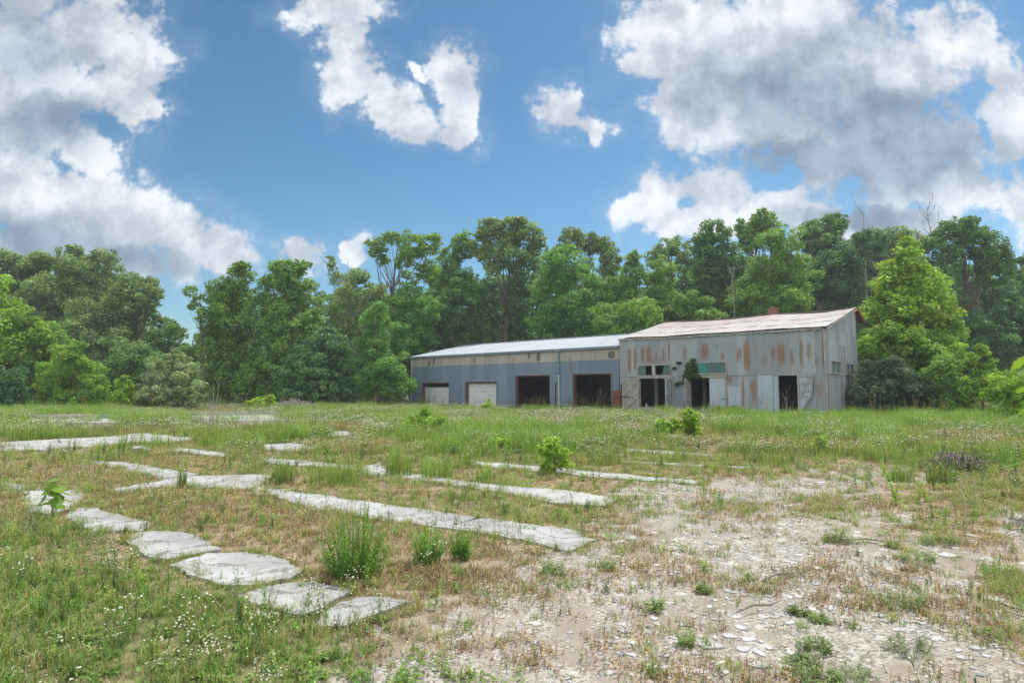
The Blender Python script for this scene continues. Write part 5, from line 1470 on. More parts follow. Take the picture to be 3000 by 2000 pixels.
def scatter(name, label, cat, protos, pts, rot, tilt, scale, idx):
    """uncountable ground cover: copies of a few plants over many points, one object"""
    coll = bpy.data.collections.new(name + '_plants')
    for i, o in enumerate(protos):
        o.name = '%s_plant_%02d' % (name, i)
        coll.objects.link(o)
    n = len(pts)
    me = bpy.data.meshes.new(name)
    me.vertices.add(n); me.vertices.foreach_set('co', np.asarray(pts, np.float32).ravel())
    r3 = np.stack([tilt[:, 0], tilt[:, 1], rot], 1).astype(np.float32)
    a = me.attributes.new('turn', 'FLOAT_VECTOR', 'POINT'); a.data.foreach_set('vector', r3.ravel())
    a = me.attributes.new('grow', 'FLOAT_VECTOR', 'POINT'); a.data.foreach_set('vector', np.asarray(scale, np.float32).ravel())
    a = me.attributes.new('pick', 'INT', 'POINT'); a.data.foreach_set('value', np.asarray(idx, np.int32))
    o = link(name, me)
    ng = bpy.data.node_groups.new(name + '_spread', 'GeometryNodeTree')
    ng.interface.new_socket('Geometry', in_out='INPUT', socket_type='NodeSocketGeometry')
    ng.interface.new_socket('Geometry', in_out='OUTPUT', socket_type='NodeSocketGeometry')
    gi, go = ng.nodes.new('NodeGroupInput'), ng.nodes.new('NodeGroupOutput')
    ci = ng.nodes.new('GeometryNodeCollectionInfo')
    ci.inputs[0].default_value = coll
    ci.inputs['Separate Children'].default_value = True
    ci.inputs['Reset Children'].default_value = True
    ip = ng.nodes.new('GeometryNodeInstanceOnPoints')
    ip.inputs['Pick Instance'].default_value = True

    def at(nm, t):
        x = ng.nodes.new('GeometryNodeInputNamedAttribute'); x.data_type = t; x.inputs[0].default_value = nm
        return x.outputs[0]
    e2r = ng.nodes.new('FunctionNodeEulerToRotation')
    ng.links.new(at('turn', 'FLOAT_VECTOR'), e2r.inputs[0])
    ng.links.new(gi.outputs[0], ip.inputs['Points']); ng.links.new(ci.outputs[0], ip.inputs['Instance'])
    ng.links.new(at('pick', 'INT'), ip.inputs['Instance Index']); ng.links.new(e2r.outputs[0], ip.inputs['Rotation'])
    ng.links.new(at('grow', 'FLOAT_VECTOR'), ip.inputs['Scale'])
    ng.links.new(ip.outputs[0], go.inputs[0])
    md = o.modifiers.new('spread', 'NODES'); md.node_group = ng
    return tag(o, label, cat, None, 'stuff')


def in_building(X, Y, m=0.15):
    dx, dy = X - JOIN.x, Y - JOIN.y
    u, n = dx * UX.x + dy * UX.y, dx * NX.x + dy * NX.y
    return (u > -23.6 - m) & (u < 13.75 + m) & (n > -m) & (n < DEPTH + m)


RNG = np.random.default_rng(2024)


def field(d0, d1, per_m2, margin=4.5):
    """random ground points in the wedge of the field the photograph takes in, d0..d1 metres out"""
    hw = 0.86 * d1 + margin
    n = int(per_m2 * (0.86 * (d0 + d1) + 2 * margin) * (d1 - d0))
    Y = np.sqrt(RNG.random(n) * (d1 ** 2 - d0 ** 2) + d0 ** 2)
    X = (RNG.random(n) * 2 - 1) * (0.86 * Y + margin)
    return X, Y


def gz(X, Y):
    near = np.clip((70 - np.hypot(X, Y)) / 20, 0, 1)
    return ((fbm(X, Y, 1.3, 5) - 0.5) * 0.05 + (fbm(X, Y, 0.4, 6, 2) - 0.5) * 0.02 - .02) * near


class Cloud:
    def __init__(s): s.p, s.s, s.i = [], [], []

    def add(s, X, Y, sc, idx, zs=1.0):
        s.p.append(np.stack([X, Y, gz(X, Y)], 1)); sc = np.asarray(sc)
        s.s.append(np.stack([sc, sc, sc * zs], 1)); s.i.append(idx)

    def emit(s, name, label, cat, protos, tilt=.12):
        p, sc, i = np.concatenate(s.p), np.concatenate(s.s), np.concatenate(s.i)
        n = len(p)
        return scatter(name, label, cat, protos, p, RNG.uniform(0, 6.28, n), RNG.normal(size=(n, 2)) * tilt, sc, i)


TALLG = [gpoly(Z7, q) for q in ([(930, -20), (2600, -30), (2600, 95), (1900, 100), (1300, 75), (1000, 70)], [(-10, 70), (480, 150), (450, 230), (0, 230), (-330, 250), (-360, 130)])]


def build_cover():
    short, sprig, weed, dais, flow, mead, umb, wide = Cloud(), Cloud(), Cloud(), Cloud(), Cloud(), Cloud(), Cloud(), Cloud()
    for d0, d1, den, sc in ((1.6, 6, 170, .9), (6, 10, 120, 1.0), (10, 16, 62, 1.25), (16, 26, 22, 1.7)):
        # short grass, dry sprigs and low leaves
        X, Y = field(d0, d1, den)
        b, l, dr = zones(X, Y); sl = slab_mask(X, Y)
        n1 = fbm(X, Y, .55, 21); n2 = fbm(X, Y, 2.5, 22)
        u = RNG.random(len(X))
        p = (1 - b) * (.50 + .5 * n1) * (1 - .62 * dr * np.clip((n2 - .25) * 2.2, 0, 1)) * np.clip(1.35 - 1.6 * fbm(X, Y, 1.4, 26) * (1 - l), .15, 1) + b * .05 * (n1 > .55)
        p = np.where(sl, p * .05, p)
        k = u < p
        # three grass mixes: 0,1 green; 2,3 olive; 4,5 straw
        g = np.clip(l * 1.1 - dr * .4 + (n2 - .5) * 1.2, 0, 1)
        v = RNG.random(len(X))
        idx = np.where(v < g * .74, 0, np.where(v < .70 - dr * .30, 2, 4)) + RNG.integers(0, 2, len(X))
        short.add(X[k], Y[k], (sc * RNG.uniform(.5, 1.25, len(X)) * (.6 + .7 * n1))[k], idx[k])
        X, Y = field(d0, d1, den * .95)
        b, l, dr = zones(X, Y); sl = slab_mask(X, Y)
        n1 = fbm(X, Y, .8, 31); n3 = fbm(X, Y, .28, 33, 2)
        p = np.clip(b * np.clip((n1 - .40) * 3.2, 0.06, .95) * (.4 + n3) + (1 - b) * dr * .75 + (1 - b) * (1 - l) * .35, 0, 1)
        p = np.where(sl, p * .12, p)
        k = RNG.random(len(X)) < p
        sprig.add(X[k], Y[k], (sc * RNG.uniform(.6, 1.3, len(X)))[k], RNG.integers(0, 3, k.sum()))
        # leafy weeds
        X, Y = field(d0, d1, den * .30)
        b, l, dr = zones(X, Y); sl = slab_mask(X, Y)
        n1 = fbm(X, Y, 1.0, 41)
        p = np.clip(l * np.clip((n1 - .28) * 2.2, 0, .8) + (1 - l) * (1 - b) * np.clip((n1 - .5) * 2.0, 0, .35) + b * np.clip((n1 - .60) * 2.2, 0, .35), 0, 1)
        p = np.where(sl, p * .10, p)
        k = RNG.random(len(X)) < p
        weed.add(X[k], Y[k], (min(sc, 1.3) * RNG.uniform(.45, 1.1, len(X)) * np.where(b > .5, .6, 1))[k], RNG.integers(0, 6, k.sum()))
        X, Y = field(d0, d1, den * .42)
        b, l, dr = zones(X, Y); sl = slab_mask(X, Y)
        n1 = fbm(X, Y, .6, 51)
        p = np.clip(l * np.clip((n1 - .3) * 2.4, 0, 1) + (1 - l) * (1 - b) * .10 + b * np.clip((n1 - .62) * 2.0, 0, .3), 0, 1)
        p = np.where(sl, p * .06, p)
        k = RNG.random(len(X)) < p
        wide.add(X[k], Y[k], (sc * RNG.uniform(.6, 1.3, len(X)))[k], RNG.integers(0, 2, k.sum()))
        # white daisies
        X, Y = field(d0, d1, den * .11)
        b, l, dr = zones(X, Y); sl = slab_mask(X, Y)
        n1 = fbm(X, Y, 1.1, 61)
        far = np.clip((Y - 9) / 8, 0, 1)
        p = np.clip((1 - b) * (np.clip((n1 - .46) * 3.2, 0, .85) * (.5 + .5 * l + .35 * far) + .02), 0, 1) + b * np.clip(n1 - .72, 0, .1)
        p = np.where(sl, p * .12, p)
        k = RNG.random(len(X)) < p
        idx = RNG.integers(0, 3, k.sum()); s_ = (min(sc, 1.25) * RNG.uniform(.6, 1.15, len(X)))[k]
        dais.add(X[k], Y[k], s_, idx)
    for d0, d1, den in ((9, 16, 4.0), (16, 28, 3.4), (28, 46, 1.6)):
        X, Y = field(d0, d1, den)
        b, l, dr = zones(X, Y); n1 = fbm(X, Y, 1.6, 45)
        k = (RNG.random(len(X)) < np.clip((n1 - .42) * 3.5, 0, .9) * (1 - b) * (1 - .6 * dr)) & ~slab_mask(X, Y) & ~in_building(X, Y) & ~(before_slab(X, Y) & (RNG.random(len(X)) < .7))
        weed.add(X[k], Y[k], RNG.uniform(1.1, 2.1, k.sum()), RNG.integers(0, 6, k.sum()), 1.1)
    # growth creeping over the edges of the concrete
    for poly in SLAB_POLY:
        P = np.array(poly); Q = np.roll(P, -1, 0)
        for a, c in zip(P, Q):
            L = np.hypot(*(c - a)); m = int(L / .055) + 1
            t = RNG.random(m)[:, None]
            q = a + (c - a) * t + RNG.normal(size=(m, 2)) * .055
            n0 = fbm(q[:, 0], q[:, 1], .35, 97)
            k = (RNG.random(m) < np.clip((n0 - .25) * 2.6, .1, 1) * np.clip(26 / np.maximum(q[:, 1], 8) - .7, .15, 1))
            if not k.any(): continue
            q = q[k]
            short.add(q[:, 0], q[:, 1], RNG.uniform(.55, 1.1, len(q)) * np.where(q[:, 1] > 9, 1.2, .85), RNG.integers(0, 6, len(q)))
            w = RNG.random(len(q)) < .10
            if w.any(): weed.add(q[w, 0], q[w, 1], RNG.uniform(.35, .8, w.sum()), RNG.integers(0, 6, w.sum()))
    # standing meadow beyond
    for d0, d1, den in ((10.5, 16, 2.4), (16, 26, 5.2), (26, 42, 4.6), (42, 72, 2.8)):
        X, Y = field(d0, d1, den, 6)
        b, l, dr = zones(X, Y); sl = slab_mask(X, Y)
        n1 = fbm(X, Y, 4.0, 71); n2 = fbm(X, Y, 1.5, 72)
        tall = np.zeros(len(X))
        for q in TALLG: tall = np.maximum(tall, np.clip(.5 + sdist(X, Y, q) / (.06 * Y) + (n1 - .5) * 1.5, 0, 1))
        ok = ~in_building(X, Y) & ~sl & ~(before_slab(X, Y) & (RNG.random(len(X)) < .88))
        p = np.clip((1 - b * 1.1) * (.5 + .9 * n2) * np.clip((Y - 9.5) / 9, .08, 1) - dr * .25 * (Y < 18), 0, 1)
        k = (RNG.random(len(X)) < p) & ok
        v = RNG.random(len(X))
        idx = np.where(v < tall * .9, 3, np.where((n1 * .6 + n2 * .4 + (v - .5) * .25) > .55, 6, np.where(n1 + (v - .5) * .2 < .43, 3, 0))) + RNG.integers(0, 3, len(X))
        s_ = RNG.uniform(.6, 1.2, len(X)) * (.45 + .95 * fbm(X, Y, 1.1, 76)) * np.clip(.55 + (Y - 11) / 22, .55, 1.0)
        mead.add(X[k], Y[k], s_[k], idx[k])
        X, Y = field(d0, d1, den * 1.25, 6)
        b, l, dr = zones(X, Y); sl = slab_mask(X, Y)
        n1 = fbm(X, Y, 2.6, 81)
        p = np.clip((1 - b) * np.clip((n1 - .36) * 3.0, 0.03, .85) * np.clip((Y - 9) / 7, .1, 1), 0, 1)
        for q in TALLG[:1]: p = p * np.where(inside(X, Y, q), .25, 1)
        k = (RNG.random(len(X)) < p) & ~in_building(X, Y) & ~sl & ~(before_slab(X, Y) & (RNG.random(len(X)) < .8))
        umb.add(X[k], Y[k], (RNG.uniform(.7, 1.1, len(X)) * np.clip(.6 + (Y - 11) / 24, .6, 1.1))[k], RNG.integers(0, 3, k.sum()))
    short.emit('short_grass', 'short olive and straw coloured grass between slabs and gravel', 'grass',
               [p_short(1, (.25, .1, .65)).obj('a', MT['plant']), p_short(2, (.3, .1, .6)).obj('b', MT['plant']), p_short(3, (.6, .25, .15)).obj('c', MT['plant']), p_short(4, (.55, .2, .25)).obj('d', MT['plant']), p_short(5, (.25, .7, .05)).obj('e', MT['plant']), p_short(6, (.35, .6, .05)).obj('f', MT['plant'])])
    sprig.emit('dry_weeds', 'reddish brown dried sprigs over the bare ground', 'dry weeds', [p_sprig(s).obj('a', MT['plant']) for s in (11, 12, 13)])
    weed.emit('leafy_weeds', 'green narrow-leaved weeds, thickest at the lower left', 'weeds',
              [p_weed(21).obj('a', MT['plant']), p_weed(22, .32, 2).obj('b', MT['plant']), p_weed(23, .2, 4, LIME).obj('c', MT['plant']), p_weed(24, .3, 2, (.12, .18, .07), 16, .045, .006).obj('d', MT['plant']), p_weed(25, .24, 4, (.09, .15, .05)).obj('e', MT['plant']), p_weed(26, .38, 1, GREEN, 15).obj('f', MT['plant'])])
    wide.emit('ground_leaves', 'low broad green leaves close to the soil', 'ground cover', [p_rosette(31).obj('a', MT['plant']), p_rosette(32).obj('b', MT['plant'])])
    D = [p_daisy(s) for s in (41, 42, 43)]
    pairs = []
    for k, (b, f) in enumerate(D):
        n = len(b.V)
        b.V += f.V; b.C += f.C; b.F += [tuple(i + n for i in q) for q in f.F]
        pairs.append(b.obj('a', MT['petal']))
    dais.emit('white_flowers', 'small white daisies on thin branching stems', 'wildflowers', pairs)
    mead.emit('meadow_grass', 'standing meadow grass, bright green before the barn and dry elsewhere', 'grass',
              [p_meadow(50 + i, k).obj('a', MT['plant']) for i, k in enumerate(('flower',) * 3 + ('lush',) * 3 + ('dry',) * 3)], .05)
    umb.emit('meadow_flowers', 'drifts of white flower heads across the far meadow', 'wildflowers', [p_umbel(s).obj('a', MT['petal']) for s in (71, 72, 73)], .05)
    # rust-plumed tall grass before the walls and the wood
    pl = Cloud()
    pts = []
    for (u0, u1, n, q) in ((-10.2, -5.9, 16, 1.1), (-4.4, -.4, 16, 1.1), (-23, -11, 12, .8), (5, 13.5, 6, 1.0)):
        for _ in range(n):
            p = BW(RNG.uniform(u0, u1), -RNG.uniform(.25, q))
            pts.append((p.x, p.y))
    for _ in range(13):
        p = dp(RNG.uniform(1950, 2330) * VS, 894 * VS, RNG.uniform(31, 34.5)); pts.append((p.x, p.y))
    for _ in range(14):
        p = dp(RNG.uniform(60, 900) * VS, 894 * VS, RNG.uniform(43, 48)); pts.append((p.x, p.y))
    pts = np.array(pts)
    pl.add(pts[:, 0], pts[:, 1], RNG.uniform(.75, 1.15, len(pts)), RNG.integers(0, 2, len(pts)))
    pl.emit('plumed_grass', 'tall grass with rust-brown seed plumes along walls and wood edge', 'grass', [p_plume(61).obj('a', MT['plant']), p_plume(62, 1.3).obj('b', MT['plant'])], .05)


build_cover()


# ------------------------------------------------------------------ separate plants in the field
def VG(x, y): return gp(x * VS, y * VS)


def field_shrub(name, label, cat, x, ybase, ells, leaf, pal, seed, group=None, dens=.55, broad=True):
    """low leafy shrub: ellipses in the 2352-wide frame, standing at the ground point under (x, ybase)"""
    rng = np.random.default_rng(seed)
    g = VG(x, ybase); d = g.y * math.cos(PITCH) + (g.z - EYE) * math.sin(PITCH)
    s = d / 1411
    E = [(np.array(dp(q[0] * VS, q[1] * VS, d)) + np.array([0, rng.normal() * q[2] * s * .3, 0]), np.array([q[2] * s, q[2] * s * .9, q[3] * s])) for q in ells]
    b0 = np.array([g.x, g.y, 0])
    Cs, Rs = lobes_of(E, rng, .9)
    Cs = Cs - b0
    root = empty(name, (g.x, g.y, 0), 0, label, cat, group)
    V, F, col = leaves_of(Cs, Rs, leaf, dens, PAL[pal], rng, zmin=.02)
    link('foliage', np_mesh('foliage', V, F, MT['leaf'], cols=col), root)
    b = MB()
    for k in rng.permutation(len(Cs))[:22]:
        e = Vector(Cs[k]); a = rng.uniform(0, 6.28)
        p = Vector((math.cos(a) * .04, math.sin(a) * .04, -.02)); m = p.lerp(e, .5) + Vector((0, 0, .12 * e.length))
        b.tube([p, m, e], [.007, .005, .002], 5)
    b.build('stem', MT['bark'], root)
    return root


SG = 'young shrubs growing in the field'
field_shrub('leafy_shrub', 'round lime-green leafy shrub in the middle of the field, by a narrow concrete strip', 'shrub', 1270, 1087, [(1270, 1052, 34, 28), (1255, 1030, 22, 18), (1292, 1040, 18, 20), (1268, 1015, 12, 8), (1300, 1065, 14, 12), (1262, 1074, 24, 12)], .085, 'yellow', 301, SG)
field_shrub('leafy_shrub', 'lower, wider one of the twin bright shrubs before the barn', 'shrub', 1533, 1012, [(1533, 984, 34, 22), (1512, 976, 18, 15), (1552, 970, 18, 16), (1533, 1000, 32, 12)], .12, 'yellow', 302, SG, .9)
field_shrub('leafy_shrub', 'taller pointed one of the twin bright shrubs before the barn', 'shrub', 1584, 1012, [(1582, 966, 22, 26), (1590, 990, 26, 20), (1578, 942, 11, 14), (1600, 960, 13, 17)], .12, 'yellow', 303, SG, .9)
field_shrub('leafy_shrub', 'mid-green mounded shrub in front of the shed doors', 'shrub', 975, 1004, [(975, 972, 40, 22), (948, 968, 24, 16), (1006, 966, 22, 17), (975, 948, 20, 13), (980, 990, 40, 12)], .12, 'bright', 304, SG, .8)
field_shrub('leafy_shrub', 'small flat-topped yellow-green plant left of the round lime-green shrub', 'shrub', 1147, 1034, [(1147, 1016, 22, 9), (1135, 1012, 12, 7), (1162, 1014, 12, 7)], .10, 'yellow', 305, SG)
field_shrub('leafy_shrub', 'tiny yellow-green plant standing in the flowers right of the mounded shrub', 'shrub', 1076, 990, [(1076, 975, 8, 11), (1078, 965, 6, 6)], .11, 'yellow', 306, SG)
field_shrub('leafy_shrub', 'low bright green shrub at the foot of the trees, right of the pale willow', 'shrub', 600, 941, [(598, 922, 26, 11), (575, 926, 20, 8), (618, 916, 16, 12), (612, 930, 34, 8)], .17, 'yellow', 307, SG)
field_shrub('leafy_shrub', 'bright green shrub against the plain door of the barn', 'shrub', 1668, 958, [(1665, 942, 24, 10), (1648, 940, 12, 9), (1690, 938, 14, 9)], .15, 'yellow', 308, SG)
field_shrub('leafy_shrub', 'yellow-green plant before the second roller door of the shed', 'shrub', 1120, 946, [(1120, 932, 14, 9), (1126, 922, 8, 9)], .18, 'yellow', 309, SG)
field_shrub('leafy_shrub', 'thin upright weed with a few lime leaves, right of the twin shrubs', 'shrub', 1880, 1040, [(1880, 1022, 14, 10), (1884, 1008, 9, 10), (1892, 1026, 10, 6)], .09, 'yellow', 310, SG, .4)


def lobed_leaf(b, p, az, el, L, col):
    """one big hand-shaped leaf: five points round a centre, slightly cupped"""
    p = np.array(p, float)
    t = np.array([math.cos(az) * math.cos(el), math.sin(az) * math.cos(el), math.sin(el)]); s = np.array([-math.sin(az), math.cos(az), 0]); n = np.cross(t, s)
    out = [(0, 0), (.10, .34), (.40, .58), (.55, .36), (.74, .34), (1.0, 0)]
    half = [p + t * L * a + s * L * c * .95 - n * L * (.16 * c) for a, c in out]
    oth = [p + t * L * a - s * L * c * .95 - n * L * (.16 * c) for a, c in out]
    mid = [p + t * L * a for a in (.0, .2, .45, .62, .8, 1.0)]
    c2 = np.array(col)
    for k in range(5):
        b.face([mid[k], half[k], half[k + 1], mid[k + 1]], [c2 * 1.05, c2 * .9, c2 * .9, c2 * 1.05])
        b.face([mid[k], mid[k + 1], oth[k + 1], oth[k]], [c2 * 1.05, c2 * 1.05, c2 * .95, c2 * .95])


def big_leaf_plant(label, pos, h, L, n, seed, spread):
    rng = np.random.default_rng(seed)
    root = empty('big_leaved_sapling', pos, 0, label, 'sapling', 'saplings with big lobed leaves')
    b = PB(seed); st = MB()
    st.tube([(0, 0, -.03), (.02, .01, h * .5), (-.01, .03, h)], [.010, .008, .004], 6)
    for k in range(n):
        t = .22 + .78 * (k + .5) / n
        az = k * 2.4 + rng.normal() * .3
        q = Vector((0.0, .02, h * t)); e = q + Vector((math.cos(az), math.sin(az), .5)) * spread * (1.15 - .6 * t)
        st.tube([q, e], [.004, .0025], 4)
        lobed_leaf(b, e, az, rng.uniform(-1.15, -.1), L * rng.uniform(.7, 1.15) * (1 if k < n - 2 else .7), jit((.19, .33, .05), rng, .12))
    link('foliage', np_mesh('foliage', np.array(b.V), np.array(b.F), MT['leaf'], cols=np.array(b.C)), root)
    st.build('stem', MT['bark'], root)


big_leaf_plant('sapling with big lobed leaves beside the left foreground slabs', VG(118, 1188), .52, .165, 20, 401, .11)
q = dp(2385 * VS, 894 * VS, 8.2)
big_leaf_plant('tall sapling with big yellow-green leaves, just inside the right edge', (q.x, q.y, 0), 2.3, .27, 22, 402, .2)


def clump(name, label, cat, x, ybase, wpx, hpx, kind, seed, group):
    g = VG(x, ybase); d = g.y
    s = d / 1411 * 1.0
    W, H = wpx * s, hpx * s
    rng = np.random.default_rng(seed)
    root = empty(name, (g.x, g.y, 0), 0, label, cat, group)
    b = PB(seed)
    if kind == 'weed':
        n = int(30 + 190 * W)
        for _ in range(n):
            a, q = rng.uniform(0, 6.28), math.sqrt(rng.random())
            p = np.array((math.cos(a) * q * W * .32, math.sin(a) * q * W * .30, -.02)); h = H * (1.1 - .5 * q * q) * rng.uniform(.32, 1.08)
            tp = p + np.array([math.cos(a) * q * W * .24, math.sin(a) * q * W * .24, h]) + rng.normal(size=3) * [.05, .05, 0]
            c = jit((.19, .35, .075), rng, .16)
            b.stem(p, tp, .0022, c * .7)
            m = int(h / .016)
            for k in range(m):
                t = (k + 2) / (m + 2)
                b.leaf(p + (tp - p) * t, k * 2.4 + rng.normal() * .5, rng.uniform(.55, 1.1), .052 * rng.uniform(.7, 1.2) * (1.15 - .5 * t), .006, c * rng.uniform(.75, 1.25) * (.85 + .3 * t))
    elif kind == 'grass':
        n = int(30 + 240 * W)
        for _ in range(n):
            a, q = rng.uniform(0, 6.28), math.sqrt(rng.random())
            c = jit([GREEN, LIME, OLIVE][rng.choice(3, p=[.38, .52, .10])], rng, .14)
            b.blade((math.cos(a) * q * W * .5, math.sin(a) * q * W * .34, -.02), H * 1.12 * rng.uniform(.4, 1.08), abs(rng.normal()) * .24, rng.uniform(0, 6.28), rng.uniform(.007, .013), c * .75, c * 1.12, 4, 1.4)
    else:       # low leafy tuft on the gravel
        n = int(10 + 95 * W)
        for _ in range(n):
            a, q = rng.uniform(0, 6.28), math.sqrt(rng.random())
            q = q * rng.uniform(.8, 1.5); p = np.array((math.cos(a) * q * W * .42, math.sin(a) * q * W * .36, -.02)); h = H * max(.25, 1 - .6 * q) * rng.uniform(.35, 1.15)
            tp = p + np.array([math.cos(a) * h * .5, math.sin(a) * h * .5, h])
            base = (.215, .30, .12) if kind == 'tuft' else (.235, .285, .17)
            c = jit(base, rng, .16)
            b.stem(p, tp, .0016, c * .8)
            for k in range(9):
                t = (k + 1.2) / 10
                b.leaf(p + (tp - p) * t, k * 2.4 + rng.normal() * .4, rng.uniform(.1, .9), .042 * rng.uniform(.7, 1.2), .0065 if kind == 'tuft' else .004, c * rng.uniform(.8, 1.25))
    link('foliage', np_mesh('foliage', np.array(b.V), np.array(b.F), MT['plant'], cols=np.array(b.C)), root)
    return root


CG, TG = 'tall green clumps among the slabs', 'leafy tufts on the bare gravel'
for k, (lab, x, y, w, h, kind) in enumerate([
    ('largest bushy green weed clump, beside the cracked foreground slab', 815, 1322, 140, 158, 'weed'),
    ('slim green weed clump right of the largest bushy one', 985, 1292, 64, 92, 'weed'),
    ('smallest upright weed clump right of the slim one', 1060, 1282, 44, 74, 'weed'),
    ('feathery grey-green weeds crowding the left edge beside the big-leaved sapling', 22, 1232, 110, 140, 'grey'),
    ('tall grass clump at the kink of the longest concrete strip', 652, 1108, 50, 62, 'grass'),
    ('broad row of tall grass between two concrete strips', 770, 1112, 118, 66, 'grass'),
    ('tallest grass clump, behind the square end of the second strip', 915, 1092, 66, 82, 'grass'),
    ('loose tall grass clump in the middle of the clump row', 1002, 1096, 76, 62, 'grass'),
    ('short grass clump left of the round lime-green shrub', 1112, 1104, 40, 48, 'grass'),
    ('tall seedy grass standing behind the round lime-green shrub', 1215, 1040, 90, 66, 'grass'),
    ('upright dark green grass clump in front of the barn, right of the twin shrubs', 1722, 1040, 34, 50, 'grass'),
    ('grass clump in front of the brown root heap', 2160, 1108, 60, 52, 'grass'),
    ('thin grass tuft left of the brown root heap', 2068, 1104, 60, 44, 'grass'),
    ('narrow dark tuft of rushes on the far left meadow', 425, 988, 26, 42, 'grass'),
    ('dark green grass tuft right of the far foundation', 735, 990, 44, 40, 'grass'),
    ('tall arching grass left of the longest strip, standing on it', 418, 1118, 20, 52, 'grass'),
]): clump('grass_clump' if kind == 'grass' else 'weed_clump', lab, 'grass clump' if kind == 'grass' else 'weed clump', x, y, w, h, kind, 500 + k, CG)
for k, (lab, zx, zy, w, h, kind) in enumerate([
    ('spiky leafy tuft alone on the sandy centre of the gravel', 885, 828, 62, 48, 'tuft'),
    ('rounded dark tuft on the gravel, lower left of the spiky one', 652, 905, 86, 66, 'tuft'),
    ('leafy tuft near the end of the longest concrete strip', 180, 745, 110, 90, 'tuft'),
    ('thin tuft between the strip end and the bare gravel', 440, 722, 74, 60, 'tuft'),
    ('leafy tuft touching the largest pale stone plate', 792, 1065, 80, 78, 'tuft'),
    ('green tuft in the lower centre right of the gravel', 1395, 1088, 130, 76, 'tuft'),
    ('grey-green mat of fine leaves on the right gravel', 1845, 1100, 200, 110, 'grey'),
    ('low spreading tuft at the bottom of the gravel', 1340, 1160, 150, 66, 'tuft'),
    ('tall sprawling weed on the right side of the gravel', 1790, 900, 170, 170, 'tuft'),
    ('olive bushy tuft right of the gravel centre, beside broken plates', 1860, 690, 150, 90, 'tuft'),
    ('leafy tuft in the upper middle of the gravel', 1492, 600, 100, 80, 'tuft'),
    ('bright bushy tuft before the right edge of the gravel', 1965, 610, 130, 90, 'tuft'),
    ('flat dark tuft left of a large pale plate', 1315, 925, 90, 40, 'tuft'),
    ('second flat dark tuft, lower right of its twin', 1405, 955, 90, 40, 'tuft'),
    ('grey-green tuft at the bottom edge of the picture', 1560, 1215, 190, 80, 'grey'),
    ('dark leafy tuft at the very bottom, right of centre', 1410, 1240, 200, 80, 'tuft'),
    ('upright tuft on the far side of the gravel', 1335, 270, 70, 60, 'tuft'),
    ('bluish tuft below the brown root heap', 2085, 435, 100, 80, 'grey'),
]): clump('leafy_tuft', lab, 'weed tuft', *(lambda p: (p[0] / VS, p[1] / VS))(Z7(zx, zy)), w * .5, h * .5, kind, 600 + k, TG)


# ------------------------------------------------------------------ brush heaps, dead saplings, loose bits
def brush_heap(name, label, cat, x, ybase, wpx, hpx, n, seed, r, m='deadwood'):
    g = VG(x, ybase); s = g.y / 1411; W, H = wpx * s, hpx * s
    rng = random.Random(seed)
    b = MB()
    for _ in range(n):
        a = rng.uniform(0, 6.28); q = rng.random() ** .6
        p = Vector((math.cos(a) * q * W * .5, math.sin(a) * q * W * .35, rng.uniform(0, .25) * H))
        az = a + rng.uniform(-2.2, 2.2); L = W * rng.uniform(.25, .7)
        e = p + Vector((math.cos(az) * L, math.sin(az) * L * .7, rng.uniform(-.3, .5) * H))
        e.z = max(.01, e.z)
        e.x = max(-W * .62, min(W * .62, e.x))
        mid = p.lerp(e, .5); mid.z = H * rng.uniform(.45, 1.0) * (1 - .45 * min(1, abs(mid.x) / (W * .5)))
        rr = r * rng.uniform(.4, 1.2)
        pts = [p, p.lerp(mid, .6) + Vector((0, 0, .12 * H)), mid, mid.lerp(e, .55) + Vector((0, 0, .08 * H)), e]
        b.tube(pts, [rr, rr * .9, rr * .8, rr * .6, rr * .35], 5)
    o = b.build(name, MT[m], loc=(g.x, g.y, 0), smooth=True)
    return tag(o, label, cat)


brush_heap('root_heap', 'heap of twisted brown roots and branches in the right meadow', 'brush heap', 2196, 1084, 94, 58, 80, 1, .016)
brush_heap('brush_heap', 'grey heap of cut branches before the dark trees at left', 'brush heap', 672, 945, 62, 34, 110, 2, .022, 'palewood')
brush_heap('dead_brush', 'low tangle of dead grey brush by the far left foundation', 'dead brush', 440, 972, 70, 18, 60, 3, .009, 'palewood')
brush_heap('dead_brush', 'tangle of dead twigs in the left open doorway of the barn', 'dead brush', 1497, 964, 50, 34, 50, 4, .012, 'palewood')
brush_heap('dead_brush', 'tangle of dead twigs under the ivy at the middle doorway of the barn', 'dead brush', 1610, 962, 60, 26, 60, 5, .012, 'palewood')


def dead_shrub(label, x, ybase, ytop, seed, r, n, spread, name='dead_sapling', cat='dead sapling', m='palewood'):
    g = VG(x, ybase); H = (ybase - ytop) / 1411 * g.y
    rng = random.Random(seed)
    b = MB()
    for k in range(n):
        az = rng.uniform(0, 6.28); lean = rng.uniform(.02, spread)
        p = Vector((math.cos(az) * .05, math.sin(az) * .05, -.02)); h = H * rng.uniform(.55, 1.0)
        e = Vector((math.cos(az) * lean * h, math.sin(az) * lean * h, h))
        mid = p.lerp(e, .5) + Vector((rng.uniform(-1, 1), rng.uniform(-1, 1), 0)) * .04 * h
        b.tube([p, mid, e], [r, r * .7, r * .15], 5)
        for _ in range(5):
            q = mid.lerp(e, rng.random()) if rng.random() < .75 else p.lerp(mid, rng.uniform(.5, 1))
            a2 = rng.uniform(0, 6.28); L = h * rng.uniform(.12, .3)
            b.tube([q, q + Vector((math.cos(a2) * L * .6, math.sin(a2) * L * .6, L))], [r * .4, r * .1], 4)
    o = b.build(name, MT[m], loc=(g.x, g.y, 0), smooth=True)
    return tag(o, label, cat)


